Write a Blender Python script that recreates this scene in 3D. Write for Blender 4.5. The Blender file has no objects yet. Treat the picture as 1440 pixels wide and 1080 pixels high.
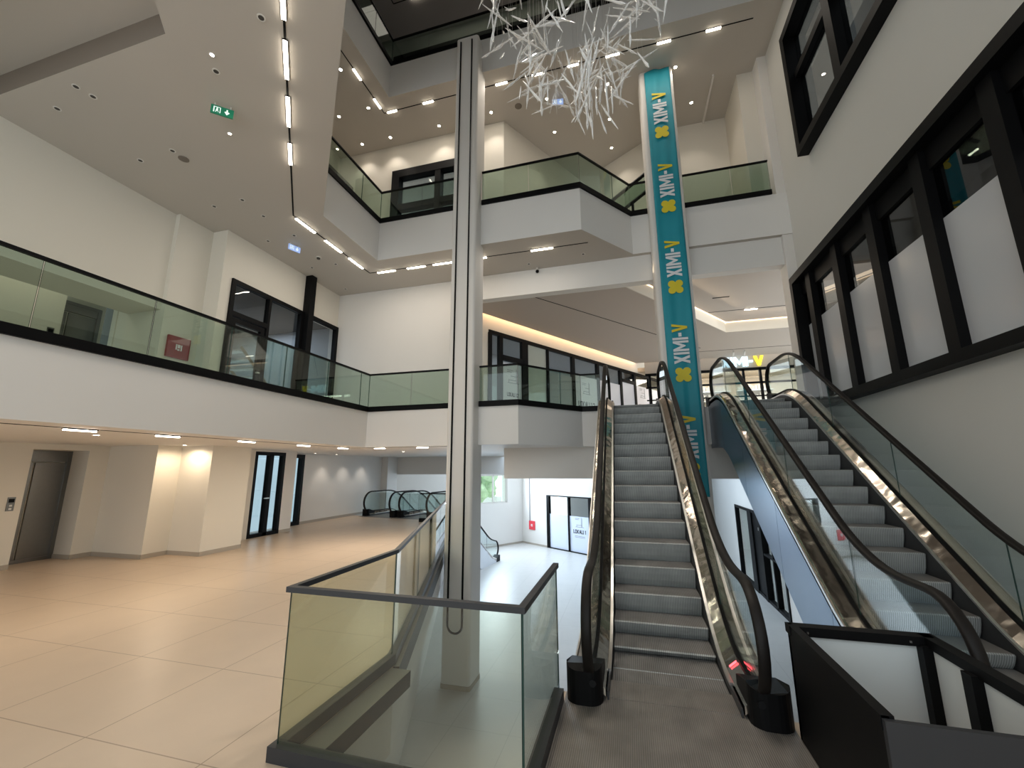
import bpy, bmesh, math, random
from mathutils import Vector, Matrix
random.seed(7)
SC = bpy.context.scene
COL = SC.collection
PI = math.pi

# ------------------------------------------------------------------ levels
ZL, Z1, S1, Z2, S2, Z3, S3, ZR = -2.6, 3.3, 2.4, 8.7, 7.56, 14.1, 12.95, 17.4

# ------------------------------------------------------------------ materials
def mat(name, col, rough=0.6, metal=0.0, emit=None, es=0.0, spec=0.5, noise=0.0, nscale=6.0, bump=0.0, bscale=80.0):
    m = bpy.data.materials.new(name); m.use_nodes = True
    nt = m.node_tree; b = nt.nodes['Principled BSDF']
    b.inputs['Base Color'].default_value = (*col, 1)
    b.inputs['Roughness'].default_value = rough
    b.inputs['Metallic'].default_value = metal
    b.inputs['Specular IOR Level'].default_value = spec
    if emit:
        b.inputs['Emission Color'].default_value = (*emit, 1)
        b.inputs['Emission Strength'].default_value = es
    if noise or bump:
        tc = nt.nodes.new('ShaderNodeTexCoord')
    if noise:
        n = nt.nodes.new('ShaderNodeTexNoise'); n.inputs['Scale'].default_value = nscale
        n.inputs['Detail'].default_value = 5
        nt.links.new(tc.outputs['Object'], n.inputs['Vector'])
        mx = nt.nodes.new('ShaderNodeMix'); mx.data_type = 'RGBA'
        mx.inputs['A'].default_value = (*[c*(1-noise) for c in col], 1)
        mx.inputs['B'].default_value = (*[min(1, c*(1+noise)) for c in col], 1)
        nt.links.new(n.outputs['Fac'], mx.inputs['Factor'])
        nt.links.new(mx.outputs['Result'], b.inputs['Base Color'])
    if bump:
        n = nt.nodes.new('ShaderNodeTexNoise'); n.inputs['Scale'].default_value = bscale
        nt.links.new(tc.outputs['Object'], n.inputs['Vector'])
        bp = nt.nodes.new('ShaderNodeBump'); bp.inputs['Strength'].default_value = bump
        bp.inputs['Distance'].default_value = 0.01
        nt.links.new(n.outputs['Fac'], bp.inputs['Height'])
        nt.links.new(bp.outputs['Normal'], b.inputs['Normal'])
    return m

def glass_mat(name, tint, refl=1.0, haze=0.0):
    m = bpy.data.materials.new(name); m.use_nodes = True
    nt = m.node_tree; nt.nodes.clear()
    out = nt.nodes.new('ShaderNodeOutputMaterial')
    tr = nt.nodes.new('ShaderNodeBsdfTransparent'); tr.inputs['Color'].default_value = (*tint, 1)
    gl = nt.nodes.new('ShaderNodeBsdfGlossy'); gl.inputs['Roughness'].default_value = 0.0
    gl.inputs['Color'].default_value = (refl, refl, refl, 1)
    fr = nt.nodes.new('ShaderNodeFresnel'); fr.inputs['IOR'].default_value = 1.5
    geo = nt.nodes.new('ShaderNodeNewGeometry')
    # same fresnel from both sides of the thin sheet
    mth = nt.nodes.new('ShaderNodeMix'); mth.data_type = 'FLOAT'
    mth.inputs['A'].default_value = 1.5; mth.inputs['B'].default_value = 1/1.5
    nt.links.new(geo.outputs['Backfacing'], mth.inputs['Factor'])
    nt.links.new(mth.outputs['Result'], fr.inputs['IOR'])
    mx = nt.nodes.new('ShaderNodeMixShader')
    nt.links.new(fr.outputs['Fac'], mx.inputs['Fac'])
    nt.links.new(tr.outputs['BSDF'], mx.inputs[1]); nt.links.new(gl.outputs['BSDF'], mx.inputs[2])
    last = mx
    if haze:
        df = nt.nodes.new('ShaderNodeBsdfDiffuse'); df.inputs['Color'].default_value = (0.6, 0.65, 0.62, 1)
        m2 = nt.nodes.new('ShaderNodeMixShader'); m2.inputs['Fac'].default_value = haze
        nt.links.new(mx.outputs['Shader'], m2.inputs[1]); nt.links.new(df.outputs['BSDF'], m2.inputs[2])
        last = m2
    nt.links.new(last.outputs['Shader'], out.inputs['Surface'])
    return m

def tile_mat(name, col, joint, size, ox, oy, rough=0.35, width=0.006):
    m = mat(name, col, rough, noise=0.05, nscale=3.0)
    nt = m.node_tree; b = nt.nodes['Principled BSDF']
    src = b.inputs['Base Color'].links[0].from_socket
    tc = nt.nodes.new('ShaderNodeTexCoord'); mp = nt.nodes.new('ShaderNodeMapping')
    mp.inputs['Location'].default_value = (-ox, -oy, 0)
    nt.links.new(tc.outputs['Object'], mp.inputs['Vector'])
    sep = nt.nodes.new('ShaderNodeSeparateXYZ'); nt.links.new(mp.outputs['Vector'], sep.inputs[0])
    facs = []
    for ax in 'XY':
        d = nt.nodes.new('ShaderNodeMath'); d.operation = 'PINGPONG'; d.inputs[1].default_value = size/2
        nt.links.new(sep.outputs[ax], d.inputs[0])
        lt = nt.nodes.new('ShaderNodeMath'); lt.operation = 'LESS_THAN'; lt.inputs[1].default_value = width/2
        nt.links.new(d.outputs[0], lt.inputs[0]); facs.append(lt)
    mxm = nt.nodes.new('ShaderNodeMath'); mxm.operation = 'MAXIMUM'
    nt.links.new(facs[0].outputs[0], mxm.inputs[0]); nt.links.new(facs[1].outputs[0], mxm.inputs[1])
    mx = nt.nodes.new('ShaderNodeMix'); mx.data_type = 'RGBA'
    mx.inputs['B'].default_value = (*joint, 1)
    nt.links.new(mxm.outputs[0], mx.inputs['Factor']); nt.links.new(src, mx.inputs['A'])
    nt.links.new(mx.outputs['Result'], b.inputs['Base Color'])
    # streaky veining along the tile
    return m

def groove_mat(name, col, dark, pitch, axis='X', rough=0.5, metal=0.0):
    """fine ribs across the axis, as on escalator steps and landing plates"""
    m = mat(name, col, rough, metal)
    nt = m.node_tree; b = nt.nodes['Principled BSDF']
    tc = nt.nodes.new('ShaderNodeTexCoord'); sep = nt.nodes.new('ShaderNodeSeparateXYZ')
    nt.links.new(tc.outputs['Object'], sep.inputs[0])
    d = nt.nodes.new('ShaderNodeMath'); d.operation = 'PINGPONG'; d.inputs[1].default_value = pitch/2
    nt.links.new(sep.outputs[axis], d.inputs[0])
    mr = nt.nodes.new('ShaderNodeMapRange'); mr.inputs['From Max'].default_value = pitch/2
    nt.links.new(d.outputs[0], mr.inputs['Value'])
    rp = nt.nodes.new('ShaderNodeMix'); rp.data_type = 'RGBA'
    rp.inputs['A'].default_value = (*dark, 1); rp.inputs['B'].default_value = (*col, 1)
    nt.links.new(mr.outputs['Result'], rp.inputs['Factor'])
    n = nt.nodes.new('ShaderNodeTexNoise'); n.inputs['Scale'].default_value = 4; n.inputs['Detail'].default_value = 4
    nt.links.new(tc.outputs['Object'], n.inputs['Vector'])
    m2 = nt.nodes.new('ShaderNodeMix'); m2.data_type = 'RGBA'; m2.blend_type = 'MULTIPLY'
    m2.inputs['Factor'].default_value = 0.5
    nt.links.new(rp.outputs['Result'], m2.inputs['A']); nt.links.new(n.outputs['Fac'], m2.inputs['B'])
    nt.links.new(m2.outputs['Result'], b.inputs['Base Color'])
    bp = nt.nodes.new('ShaderNodeBump'); bp.inputs['Strength'].default_value = 0.5; bp.inputs['Distance'].default_value = 0.004
    nt.links.new(mr.outputs['Result'], bp.inputs['Height']); nt.links.new(bp.outputs['Normal'], b.inputs['Normal'])
    return m

def wavy_steel(name, col, rough, strength):
    m = mat(name, col, rough, 1.0)
    nt = m.node_tree; b = nt.nodes['Principled BSDF']
    tc = nt.nodes.new('ShaderNodeTexCoord'); n = nt.nodes.new('ShaderNodeTexNoise')
    n.inputs['Scale'].default_value = 3.0; n.inputs['Detail'].default_value = 2
    nt.links.new(tc.outputs['Object'], n.inputs['Vector'])
    bp = nt.nodes.new('ShaderNodeBump'); bp.inputs['Strength'].default_value = strength; bp.inputs['Distance'].default_value = 0.05
    nt.links.new(n.outputs['Fac'], bp.inputs['Height']); nt.links.new(bp.outputs['Normal'], b.inputs['Normal'])
    return m

M = {}
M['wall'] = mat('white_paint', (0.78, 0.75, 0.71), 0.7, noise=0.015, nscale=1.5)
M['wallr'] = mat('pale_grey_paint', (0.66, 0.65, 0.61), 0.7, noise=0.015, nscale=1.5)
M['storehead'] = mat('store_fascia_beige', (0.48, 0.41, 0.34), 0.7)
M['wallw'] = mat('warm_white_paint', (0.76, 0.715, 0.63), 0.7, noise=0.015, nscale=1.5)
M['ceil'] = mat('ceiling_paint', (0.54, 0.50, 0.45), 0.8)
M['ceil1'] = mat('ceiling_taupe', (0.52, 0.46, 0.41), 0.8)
M['fascia'] = mat('fascia_white', (0.80, 0.78, 0.75), 0.65, noise=0.02, nscale=1.2)
M['brownband'] = mat('brown_edge_band', (0.22, 0.18, 0.145), 0.8)
M['dark'] = mat('unlit_soffit_grey', (0.42, 0.39, 0.37), 0.8)  # top gallery is unlit; its darkness is put into this colour
M['black'] = mat('black_powder_coat', (0.004, 0.004, 0.0045), 0.5, spec=0.12)
M['char'] = mat('charcoal_metal', (0.022, 0.024, 0.028), 0.45, noise=0.1)
M['greybeam'] = mat('dark_grey_steel', (0.022, 0.021, 0.019), 0.5)
M['ledge'] = mat('grey_steel_ledge', (0.17, 0.17, 0.155), 0.5)
M['rubber'] = mat('handrail_rubber', (0.011, 0.009, 0.008), 0.5, spec=0.2)
M['steel'] = wavy_steel('polished_deck_steel', (0.62, 0.56, 0.49), 0.13, 0.35)
M['silver'] = mat('satin_silver', (0.75, 0.73, 0.70), 0.3, 1.0)
M['clad'] = mat('steel_cladding_blue_reflection', (0.21, 0.27, 0.35), 0.28, 0.9)  # steel; the blue it reflects is put into the base colour
M['clad2'] = mat('escalator_truss_white', (0.70, 0.71, 0.74), 0.4)
M['lift'] = mat('brushed_lift_steel', (0.22, 0.22, 0.22), 0.3, 1.0, noise=0.06, nscale=12)
M['step'] = groove_mat('step_grey_ribs', (0.64, 0.66, 0.65), (0.26, 0.265, 0.26), 0.018, 'X', 0.5, 0.2)
M['tread'] = groove_mat('tread_grey_ribs', (0.40, 0.38, 0.36), (0.16, 0.15, 0.145), 0.018, 'X', 0.5, 0.2)
M['skirt'] = mat('skirt_black', (0.03, 0.03, 0.032), 0.45)
M['plate'] = groove_mat('landing_plate_ribs', (0.46, 0.42, 0.385), (0.25, 0.225, 0.205), 0.014, 'X', 0.42, 0.5)
M['tile'] = tile_mat('beige_floor_tile', (0.63, 0.49, 0.365), (0.36, 0.26, 0.18), 1.06, -3.82, 2.46, 0.33, 0.009)
M['tilel'] = tile_mat('pale_lower_floor_tile', (0.60, 0.585, 0.56), (0.40, 0.39, 0.37), 1.06, -3.3, 0.4, 0.35)
M['base'] = mat('skirting_stone', (0.42, 0.37, 0.31), 0.5)
M['glass'] = glass_mat('railing_glass', (0.71, 0.79, 0.735))
M['glassb'] = glass_mat('balustrade_glass_tinted', (0.87, 0.895, 0.83))
M['glassc'] = glass_mat('escalator_glass', (0.86, 0.91, 0.90))
M['glassd'] = glass_mat('dark_shop_glass', (0.45, 0.46, 0.46), 1.0)
M['glasss'] = glass_mat('grey_shop_glass', (0.72, 0.75, 0.76))
M['glasso'] = glass_mat('outer_window_glass', (0.50, 0.57, 0.60))
M['glassw'] = glass_mat('window_glass', (0.94, 0.97, 0.97))
M['edge'] = mat('glass_edge_green', (0.02, 0.06, 0.05), 0.2)
M['film'] = mat('frosted_film', (0.56, 0.58, 0.61), 0.2)
M['filmg'] = mat('grey_shop_film', (0.36, 0.37, 0.38), 0.3)
M['filmw'] = mat('white_shop_film', (0.72, 0.72, 0.78), 0.35)
M['filml'] = mat('pale_blue_shop_film', (0.70, 0.75, 0.88), 0.35)
M['ink'] = mat('black_print', (0.03, 0.03, 0.035), 0.5)
M['inkg'] = mat('grey_print', (0.25, 0.25, 0.28), 0.5)
M['teal'] = mat('teal_banner_cloth', (0.010, 0.29, 0.37), 0.55, noise=0.08, nscale=2)
M['yellow'] = mat('banner_yellow', (0.75, 0.62, 0.03), 0.55)
M['white'] = mat('banner_white', (0.80, 0.82, 0.84), 0.55)
M['red'] = mat('fire_red', (0.26, 0.010, 0.014), 0.4)
M['redl'] = mat('fire_red_light', (0.75, 0.05, 0.07), 0.4)
M['led'] = mat('led_diffuser', (1, 1, 1), 0.5, emit=(1.0, 0.90, 0.74), es=14)
M['ledc'] = mat('cove_led', (1, 1, 1), 0.5, emit=(1.0, 0.72, 0.42), es=3)
M['bulb'] = mat('downlight_lens', (1, 1, 1), 0.5, emit=(1.0, 0.88, 0.72), es=40)
M['redled'] = mat('red_indicator', (1, 0.1, 0.1), 0.5, emit=(1.0, 0.08, 0.10), es=4)
M['signw'] = mat('lit_sign_white', (1, 1, 1), 0.5, emit=(0.40, 0.75, 1.0), es=1.3)
M['signy'] = mat('lit_sign_yellow', (1, .9, .1), 0.5, emit=(1.0, 0.78, 0.02), es=0.95)
M['green'] = mat('exit_green', (0.01, 0.17, 0.09), 0.4, emit=(0.01, 0.2, 0.1), es=0.25)
M['exitw'] = mat('exit_pictogram', (0.8, 0.9, 0.85), 0.4, emit=(0.8, 0.95, 0.88), es=0.6)
M['exitb'] = mat('exit_blue_lit', (0.35, 0.5, 0.9), 0.4, emit=(0.40, 0.55, 1.0), es=0.35)
M['plaster'] = mat('device_white_plastic', (0.70, 0.68, 0.64), 0.5)
M['speaker'] = mat('speaker_grille', (0.20, 0.17, 0.14), 0.7)
M['devd'] = mat('dark_recess', (0.05, 0.045, 0.04), 0.6)
M['crystal'] = None
M['wood'] = mat('stair_oak', (0.45, 0.30, 0.17), 0.5)
M['shopwall'] = mat('shop_interior_grey', (0.42, 0.44, 0.47), 0.8)
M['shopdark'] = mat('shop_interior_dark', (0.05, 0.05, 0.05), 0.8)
M['shopwarm'] = mat('shop_interior_cream', (0.66, 0.55, 0.42), 0.8)
M['blind'] = mat('pleated_blind', (0.50, 0.46, 0.40), 0.8, noise=0.1, nscale=8)
M['board'] = mat('white_board', (0.72, 0.76, 0.76), 0.55)
M['leaf'] = mat('foliage', (0.50, 0.72, 0.42), 0.7, noise=0.4, nscale=3)
M['louver'] = mat('white_louver', (0.85, 0.87, 0.88), 0.6)
M['bench'] = mat('bench_grey', (0.06, 0.055, 0.055), 0.6)
def crystal():
    m = bpy.data.materials.new('clear_blown_glass'); m.use_nodes = True
    nt = m.node_tree; b = nt.nodes['Principled BSDF']
    b.inputs['Base Color'].default_value = (0.95, 0.94, 0.92, 1); b.inputs['Roughness'].default_value = 0.1
    tr = nt.nodes.new('ShaderNodeBsdfTransparent'); mx = nt.nodes.new('ShaderNodeMixShader')
    lw = nt.nodes.new('ShaderNodeLayerWeight'); lw.inputs['Blend'].default_value = 0.86
    nt.links.new(lw.outputs['Facing'], mx.inputs['Fac'])
    nt.links.new(tr.outputs[0], mx.inputs[1]); nt.links.new(b.outputs[0], mx.inputs[2])
    nt.links.new(mx.outputs[0], nt.nodes['Material Output'].inputs['Surface'])
    return m
M['crystal'] = crystal()

# ------------------------------------------------------------------ helpers
def obj(name, bm, m, parent=None, smooth=False):
    me = bpy.data.meshes.new(name)
    bmesh.ops.recalc_face_normals(bm, faces=bm.faces)
    bm.to_mesh(me); bm.free()
    ms = m if isinstance(m, (list, tuple)) else [m]
    for k in ms: me.materials.append(k)
    if smooth:
        for p in me.polygons: p.use_smooth = True
    o = bpy.data.objects.new(name, me); COL.objects.link(o)
    if parent: o.parent = parent
    return o
def tag(o, label, cat, group=None, kind=None):
    o['label'] = label; o['category'] = cat
    if group: o['group'] = group
    if kind: o['kind'] = kind
    return o
def thing(name, label, cat, loc=(0, 0, 0), rz=0, group=None):
    o = bpy.data.objects.new(name, None); COL.objects.link(o)
    o.empty_display_size = 0.1
    o.location = loc; o.rotation_euler = (0, 0, rz)
    return tag(o, label, cat, group)
def group_empty(name, kind='structure', loc=(0, 0, 0)):
    o = bpy.data.objects.new(name, None); COL.objects.link(o); o['kind'] = kind; o.location = loc
    return o
def struct(name, bm, m, parent=None):
    o = obj(name, bm, m, parent)
    if not parent: o['kind'] = 'structure'
    return o
def dup(root, loc, label=None, group=None, rz=None):
    r = root.copy(); COL.objects.link(r); r.location = loc
    if rz is not None: r.rotation_euler = (0, 0, rz)
    if label: r['label'] = label
    if group: r['group'] = group
    for ch in list(root.children):
        c = ch.copy(); COL.objects.link(c); c.parent = r
    return r
def bx(bm, x0, y0, z0, x1, y1, z1, mi=0):
    v = [bm.verts.new((x, y, z)) for x in (x0, x1) for y in (y0, y1) for z in (z0, z1)]
    for f in ((0, 1, 3, 2), (4, 6, 7, 5), (0, 4, 5, 1), (2, 3, 7, 6), (0, 2, 6, 4), (1, 5, 7, 3)):
        fa = bm.faces.new([v[i] for i in f]); fa.material_index = mi
def box(x0, y0, z0, x1, y1, z1):
    bm = bmesh.new(); bx(bm, x0, y0, z0, x1, y1, z1); return bm
def prism(pts, z0, z1, bm=None, mi=0, mib=None):
    """vertical prism over a plan polygon"""
    bm = bm or bmesh.new()
    a = [bm.verts.new((x, y, z0)) for x, y in pts]; b = [bm.verts.new((x, y, z1)) for x, y in pts]
    f0 = bm.faces.new(a[::-1]); f1 = bm.faces.new(b)
    f0.material_index = mi if mib is None else mib; f1.material_index = mi
    n = len(pts)
    for i in range(n):
        f = bm.faces.new((a[i], a[(i+1) % n], b[(i+1) % n], b[i])); f.material_index = mi
    return bm
def rot_box(bm, p, q, th0, th1, z0, z1, mi=0):
    """box along the plan segment p-q, from th0 to th1 on its left side"""
    p = Vector((p[0], p[1])); q = Vector((q[0], q[1])); d = (q-p).normalized(); n = Vector((-d.y, d.x))
    c = [p+n*th0, q+n*th0, q+n*th1, p+n*th1]
    prism([(v.x, v.y) for v in c], z0, z1, bm, mi)
def wall(name, path, z0, z1, th, m):
    bm = bmesh.new()
    for p, q in zip(path, path[1:]): rot_box(bm, p, q, 0, th, z0, z1)
    return struct(name, bm, m)
def tube(bm, path, r, seg=8, cap=True):
    rings = []
    n = len(path)
    for i, p in enumerate(path):
        p = Vector(p)
        a = Vector(path[max(i-1, 0)]); b = Vector(path[min(i+1, n-1)])
        t = (b-a).normalized()
        ref = Vector((0, 0, 1)) if abs(t.z) < 0.9 else Vector((0, 1, 0))
        u = t.cross(ref).normalized(); w = u.cross(t)
        rr = r[i] if isinstance(r, (list, tuple)) else r
        rings.append([bm.verts.new(p + (u*math.cos(k*2*PI/seg) + w*math.sin(k*2*PI/seg))*rr) for k in range(seg)])
    for A, B in zip(rings, rings[1:]):
        for k in range(seg): bm.faces.new((A[k], A[(k+1) % seg], B[(k+1) % seg], B[k]))
    if cap: bm.faces.new(rings[0][::-1]); bm.faces.new(rings[-1])
def cyl(bm, x, y, z0, z1, r, seg=20, mi=0):
    a = [bm.verts.new((x+r*math.cos(k*2*PI/seg), y+r*math.sin(k*2*PI/seg), z0)) for k in range(seg)]
    b = [bm.verts.new((v.co.x, v.co.y, z1)) for v in a]
    bm.faces.new(a[::-1]).material_index = mi; bm.faces.new(b).material_index = mi
    for k in range(seg): bm.faces.new((a[k], a[(k+1) % seg], b[(k+1) % seg], b[k])).material_index = mi
def extrude2d(bm, pts, O, U, V, N, d, mi=0):
    """flat shape with points (u,v) placed at O+uU+vV, thickness d along N"""
    O, U, V, N = Vector(O), Vector(U), Vector(V), Vector(N)
    a = [bm.verts.new(O+U*u+V*v) for u, v in pts]; b = [bm.verts.new(O+U*u+V*v+N*d) for u, v in pts]
    bm.faces.new(a).material_index = mi; bm.faces.new(b[::-1]).material_index = mi
    n = len(pts)
    for i in range(n): bm.faces.new((a[i], a[(i+1) % n], b[(i+1) % n], b[i])).material_index = mi

# block lettering: stroke polygons on a unit-height em
GL = {
 'X': ([[(0, 0), (.24, 0), (.36, .32), (.48, 0), (.72, 0), (.49, .5), (.72, 1), (.48, 1), (.36, .68), (.24, 1), (0, 1), (.23, .5)]], .80),
 'I': ([[(0, 0), (.2, 0), (.2, 1), (0, 1)]], .29),
 'M': ([[(0, 0), (.19, 0), (.19, .62), (.42, .2), (.50, .2), (.73, .62), (.73, 0), (.92, 0), (.92, 1), (.73, 1), (.46, .5), (.19, 1), (0, 1)]], 1.0),
 '-': ([[(0, .4), (.34, .4), (.34, .6), (0, .6)]], .42),
 'V': ([[(.27, 0), (.47, 0), (.74, 1), (.52, 1), (.37, .38), (.22, 1), (0, 1)]], .78),
 'L': ([[(0, 0), (.55, 0), (.55, .2), (.2, .2), (.2, 1), (0, 1)]], .62),
 'O': ([[(.1, 0), (.6, 0), (.7, .12), (.7, .3), (.5, .3), (.5, .2), (.2, .2), (.2, .5), (0, .5), (0, .12)],
        [(0, .5), (.2, .5), (.2, .8), (.5, .8), (.5, .3), (.7, .3), (.7, .88), (.6, 1), (.1, 1), (0, .88)]], .80),
 'K': ([[(0, 0), (.2, 0), (.2, .36), (.46, 0), (.7, 0), (.34, .5), (.7, 1), (.46, 1), (.2, .62), (.2, 1), (0, 1)]], .76),
 'A': ([[(0, 0), (.2, 0), (.26, .2), (.54, .2), (.6, 0), (.8, 0), (.52, 1), (.28, 1)]], .86),
 'R': ([[(0, 0), (.2, 0), (.2, .36), (.28, .36), (.46, 0), (.68, 0), (.48, .4), (.62, .52), (.62, .88), (.52, 1), (0, 1)]], .74),
 '1': ([[(.12, 0), (.32, 0), (.32, 1), (.16, 1), (0, .82), (0, .66), (.12, .76)]], .42),
 '2': ([[(0, 0), (.6, 0), (.6, .18), (.26, .18), (.6, .58), (.6, .86), (.48, 1), (.1, 1), (0, .88), (0, .7), (.2, .7), (.22, .8), (.4, .8), (.4, .64), (0, .18)]], .70),
 '.': ([[(0, 0), (.18, 0), (.18, .18), (0, .18)]], .28),
 ' ': ([], .34),
}
def text_len(s, h): return sum(GL[c][1] for c in s)*h
def letters(bm, s, h, O, U, V, N, d=0.004, yellow=None, sx=1.0):
    x = 0
    for i, c in enumerate(s):
        polys, adv = GL[c]
        for p in polys:
            extrude2d(bm, [(x+u*h*sx, v*h) for u, v in p], O, U, V, N, d, 1 if yellow is not None and i in yellow else 0)
        x += adv*h*sx
    return x
def clover(bm, cx, cy, r, O, U, V, N, d, mi):
    pts = []
    for k in range(48):
        t = 2*PI*k/48
        q = r*(0.62+0.50*abs(math.sin(2*t))**0.8)
        pts.append((cx+q*math.cos(t), cy+q*math.sin(t)))
    extrude2d(bm, pts, O, U, V, N, d, mi)

def frame_rect(bm, ax, c, a0, a1, z0, z1, w, d0, d1, mi=0):
    """rectangular frame in the plane ax=c ; d0..d1 is its depth range on that axis"""
    def b(p0, p1, q0, q1):
        if ax == 'x': bx(bm, d0, p0, q0, d1, p1, q1, mi)
        else: bx(bm, p0, d0, q0, p1, d1, q1, mi)
    b(a0, a0+w, z0, z1); b(a1-w, a1, z0, z1); b(a0+w, a1-w, z0, z0+w); b(a0+w, a1-w, z1-w, z1)

# ------------------------------------------------------------------ camera (14.7 mm ultra-wide, pitched up, slightly rolled)
F = 586.5
vv = Vector((705.8-720, -2355.3-540, F)).normalized()
hh = Vector((885.2-720, 657.9-540, F)); hh = (hh - vv*hh.dot(vv)).normalized()
xx = hh.cross(vv)
if xx.x < 0: xx = -xx
def w3(cx, cy, cz):
    q = Vector((cx, cy, cz)); return Vector((xx.dot(q), hh.dot(q), vv.dot(q)))
cam = bpy.data.cameras.new('camera'); co = bpy.data.objects.new('camera', cam); COL.objects.link(co)
r_, u_, b_ = w3(1, 0, 0), w3(0, -1, 0), w3(0, 0, -1)
mw = Matrix(((r_.x, u_.x, b_.x, 0), (r_.y, u_.y, b_.y, 0), (r_.z, u_.z, b_.z, 1.85), (0, 0, 0, 1)))
co.matrix_world = mw
cam.sensor_width = 36; cam.lens = F/1440*36; cam.clip_start = 0.05; cam.clip_end = 300
SC.camera = co

# ================================================================== SETTING
# ---- ground floor slab
GF = [(-13, -5), (4.6, -5), (4.6, 3.95), (-0.72, 3.95), (-0.72, 2.66), (-2.30, 2.66), (-2.30, 4.02), (-6.02, 14.15), (-7.25, 14.15), (-7.25, 15.0), (-8.6, 15.15), (-11.2, 15.5), (-11.2, 9.2), (-13, 9.2)]
struct('floor', prism(GF, -0.3, 0), M['tile'])
struct('floor_lower_hall', prism([(-13, -2), (8, -2), (8, 30), (-13, 30)], ZL-0.2, ZL), M['tilel'])
# ---- walls, ground floor left (x, y) path seen from the hall
wl = bmesh.new()
def solid(x0, x1, y0, y1, z0, z1, name, m=None):
    return struct(name, box(x0, y0, z0, x1, y1, z1), m or M['wallw'])
solid(-12.9, -11.6, -5, 5.65, 0, S1, 'wall_left')
solid(-12.9, -12.2, 5.65, 6.58, 0, S1, 'wall_left_niche')
solid(-12.2, -11.6, 5.65, 6.58, 2.28, S1, 'wall_left_lintel')
solid(-12.9, -11.6, 6.58, 6.96, 0, S1, 'wall_left_jamb')
struct('wall_left_stepped', prism([(-12.9, 6.96), (-10.10, 6.96), (-10.10, 7.49), (-9.17, 7.49), (-9.17, 8.52), (-9.6, 8.52), (-9.6, 8.9), (-10.35, 8.9), (-10.35, 9.2), (-12.9, 9.2)], 0, S1), M['wallw'])
solid(-10.35, -10.15, 9.2, 9.58, 0, S1, 'wall_left_pier')
solid(-10.35, -10.15, 10.68, 11.12, 0, S1, 'wall_left_between_doors', M['wall'])
solid(-10.35, -10.15, 9.58, 10.68, 2.36, S1, 'wall_left_door_head', M['wall'])
struct('wall_left_back_pier', (lambda b: (rot_box(b, (-10.30, 11.12), (-11.10, 11.75), 0, 0.12, 0, S1), b)[1])(bmesh.new()), M['wall'])
solid(-11.2, -11.04, 12.45, 17.35, ZL, S1, 'wall_left_back', M['wall'])
solid(-11.2, -11.04, 11.75, 12.45, 2.36, S1, 'wall_left_back_head', M['wall'])
solid(-11.2, -10.72, 17.35, 18.2, ZL, S1, 'wall_left_far_return', M['wall'])
# baseboards
bb = bmesh.new()
path = [(-11.6, -5), (-11.6, 5.65)]
rot_box(bb, (-11.6, -5), (-11.6, 5.65), -0.015, 0, 0, 0.09)
for p, q in [((-11.6, 6.58), (-11.6, 6.96)), ((-11.6, 6.96), (-10.10, 6.96)), ((-10.10, 6.96), (-10.10, 7.49)), ((-10.10, 7.49), (-9.17, 7.49)), ((-9.17, 7.49), (-9.17, 8.52)), ((-10.15, 10.68), (-10.15, 11.12)), ((-11.04, 12.45), (-11.04, 17.35)), ((-12.19, 6.58), (-11.6, 6.58))]:
    rot_box(bb, p, q, -0.015, 0.0, 0, 0.09)
struct('baseboard_left', bb, M['base'])

# ---- first gallery slab (its white edge is the parapet band)
E1 = [(-6.45, -5), (-6.45, 9.35), (-2.42, 9.32), (-1.12, 10.95), (4.03, 10.95)]
struct('floor_first_gallery', prism([(-13, -5), *E1, (9, 10.95), (9, 26), (-13, 26)][0:1] + [(-6.45, -5), (-6.45, 9.35), (-2.42, 9.32), (-1.12, 10.95), (9, 10.95), (9, 27), (-10.0, 27), (-11.3, 20.0), (-11.3, 9.2), (-13, 9.2)], S1, Z1), M['fascia'])
# ground-floor ceiling lining is the slab underside; a beam line shows along it
# ---- left wall of the first gallery
solid(-10.6, -9.62, -5, 2.2, Z1, S2+0.5, 'wall_gallery_left_near')
solid(-10.6, -9.62, 2.2, 6.22, 5.27, S2+0.5, 'wall_gallery_left_lintel')
solid(-10.6, -9.50, 6.22, 7.02, Z1, S2, 'wall_gallery_left_pier')
solid(-10.6, -9.05, 7.02, 7.28, Z1, S2, 'wall_gallery_left_jamb')
solid(-9.35, -9.05, 7.28, 11.15, 6.42, S2, 'wall_gallery_left_head')
solid(-11.75, -11.6, -5, 5.65, Z1, 5.67+.6, 'wall_lobby_back')
solid(-11.75, -11.6, 6.60, 7.28, Z1, 5.67+.6, 'wall_lobby_back_jamb')
solid(-11.75, -11.6, 5.65, 6.60, 5.66, 6.27, 'wall_lobby_back_lintel')
solid(-12.5, -12.2, 5.5, 6.7, Z1, 6.27, 'wall_lobby_niche')
solid(-12.5, -10.55, 2.0, 7.0, 6.0, 6.25, 'ceiling_lobby', M['ceil'])
solid(-11.6, -10.6, 6.62, 6.75, Z1, 6.0, 'wall_lobby_side')
# back wall of the first gallery (with black storefront set in the left wall before it)
solid(-9.35, -4.62, 11.15, 11.35, Z1, S2, 'wall_gallery_back', M['wall'])
struct('trim_gallery_back', box(-4.95, 11.02, Z1, -4.62, 11.15, 6.83), M['wall'])
# ---- beam across the gallery mouth and the lower ceiling behind it
solid(-4.62, 4.03, 11.08, 11.36, 6.81, S2+0.02, 'wall_beam', M['fascia'])
D = Vector((5.86, 9.96)).normalized(); DN = Vector((-D.y, D.x))
D0 = Vector((-4.6, 12.1))
def dp(y, off=0.0):
    k = (y - D0.y)/D.y; p = D0 + D*k + DN*off; return (p.x, p.y)
cA, cB = dp(11.36, -0.27), dp(26.0, -0.27)
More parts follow.
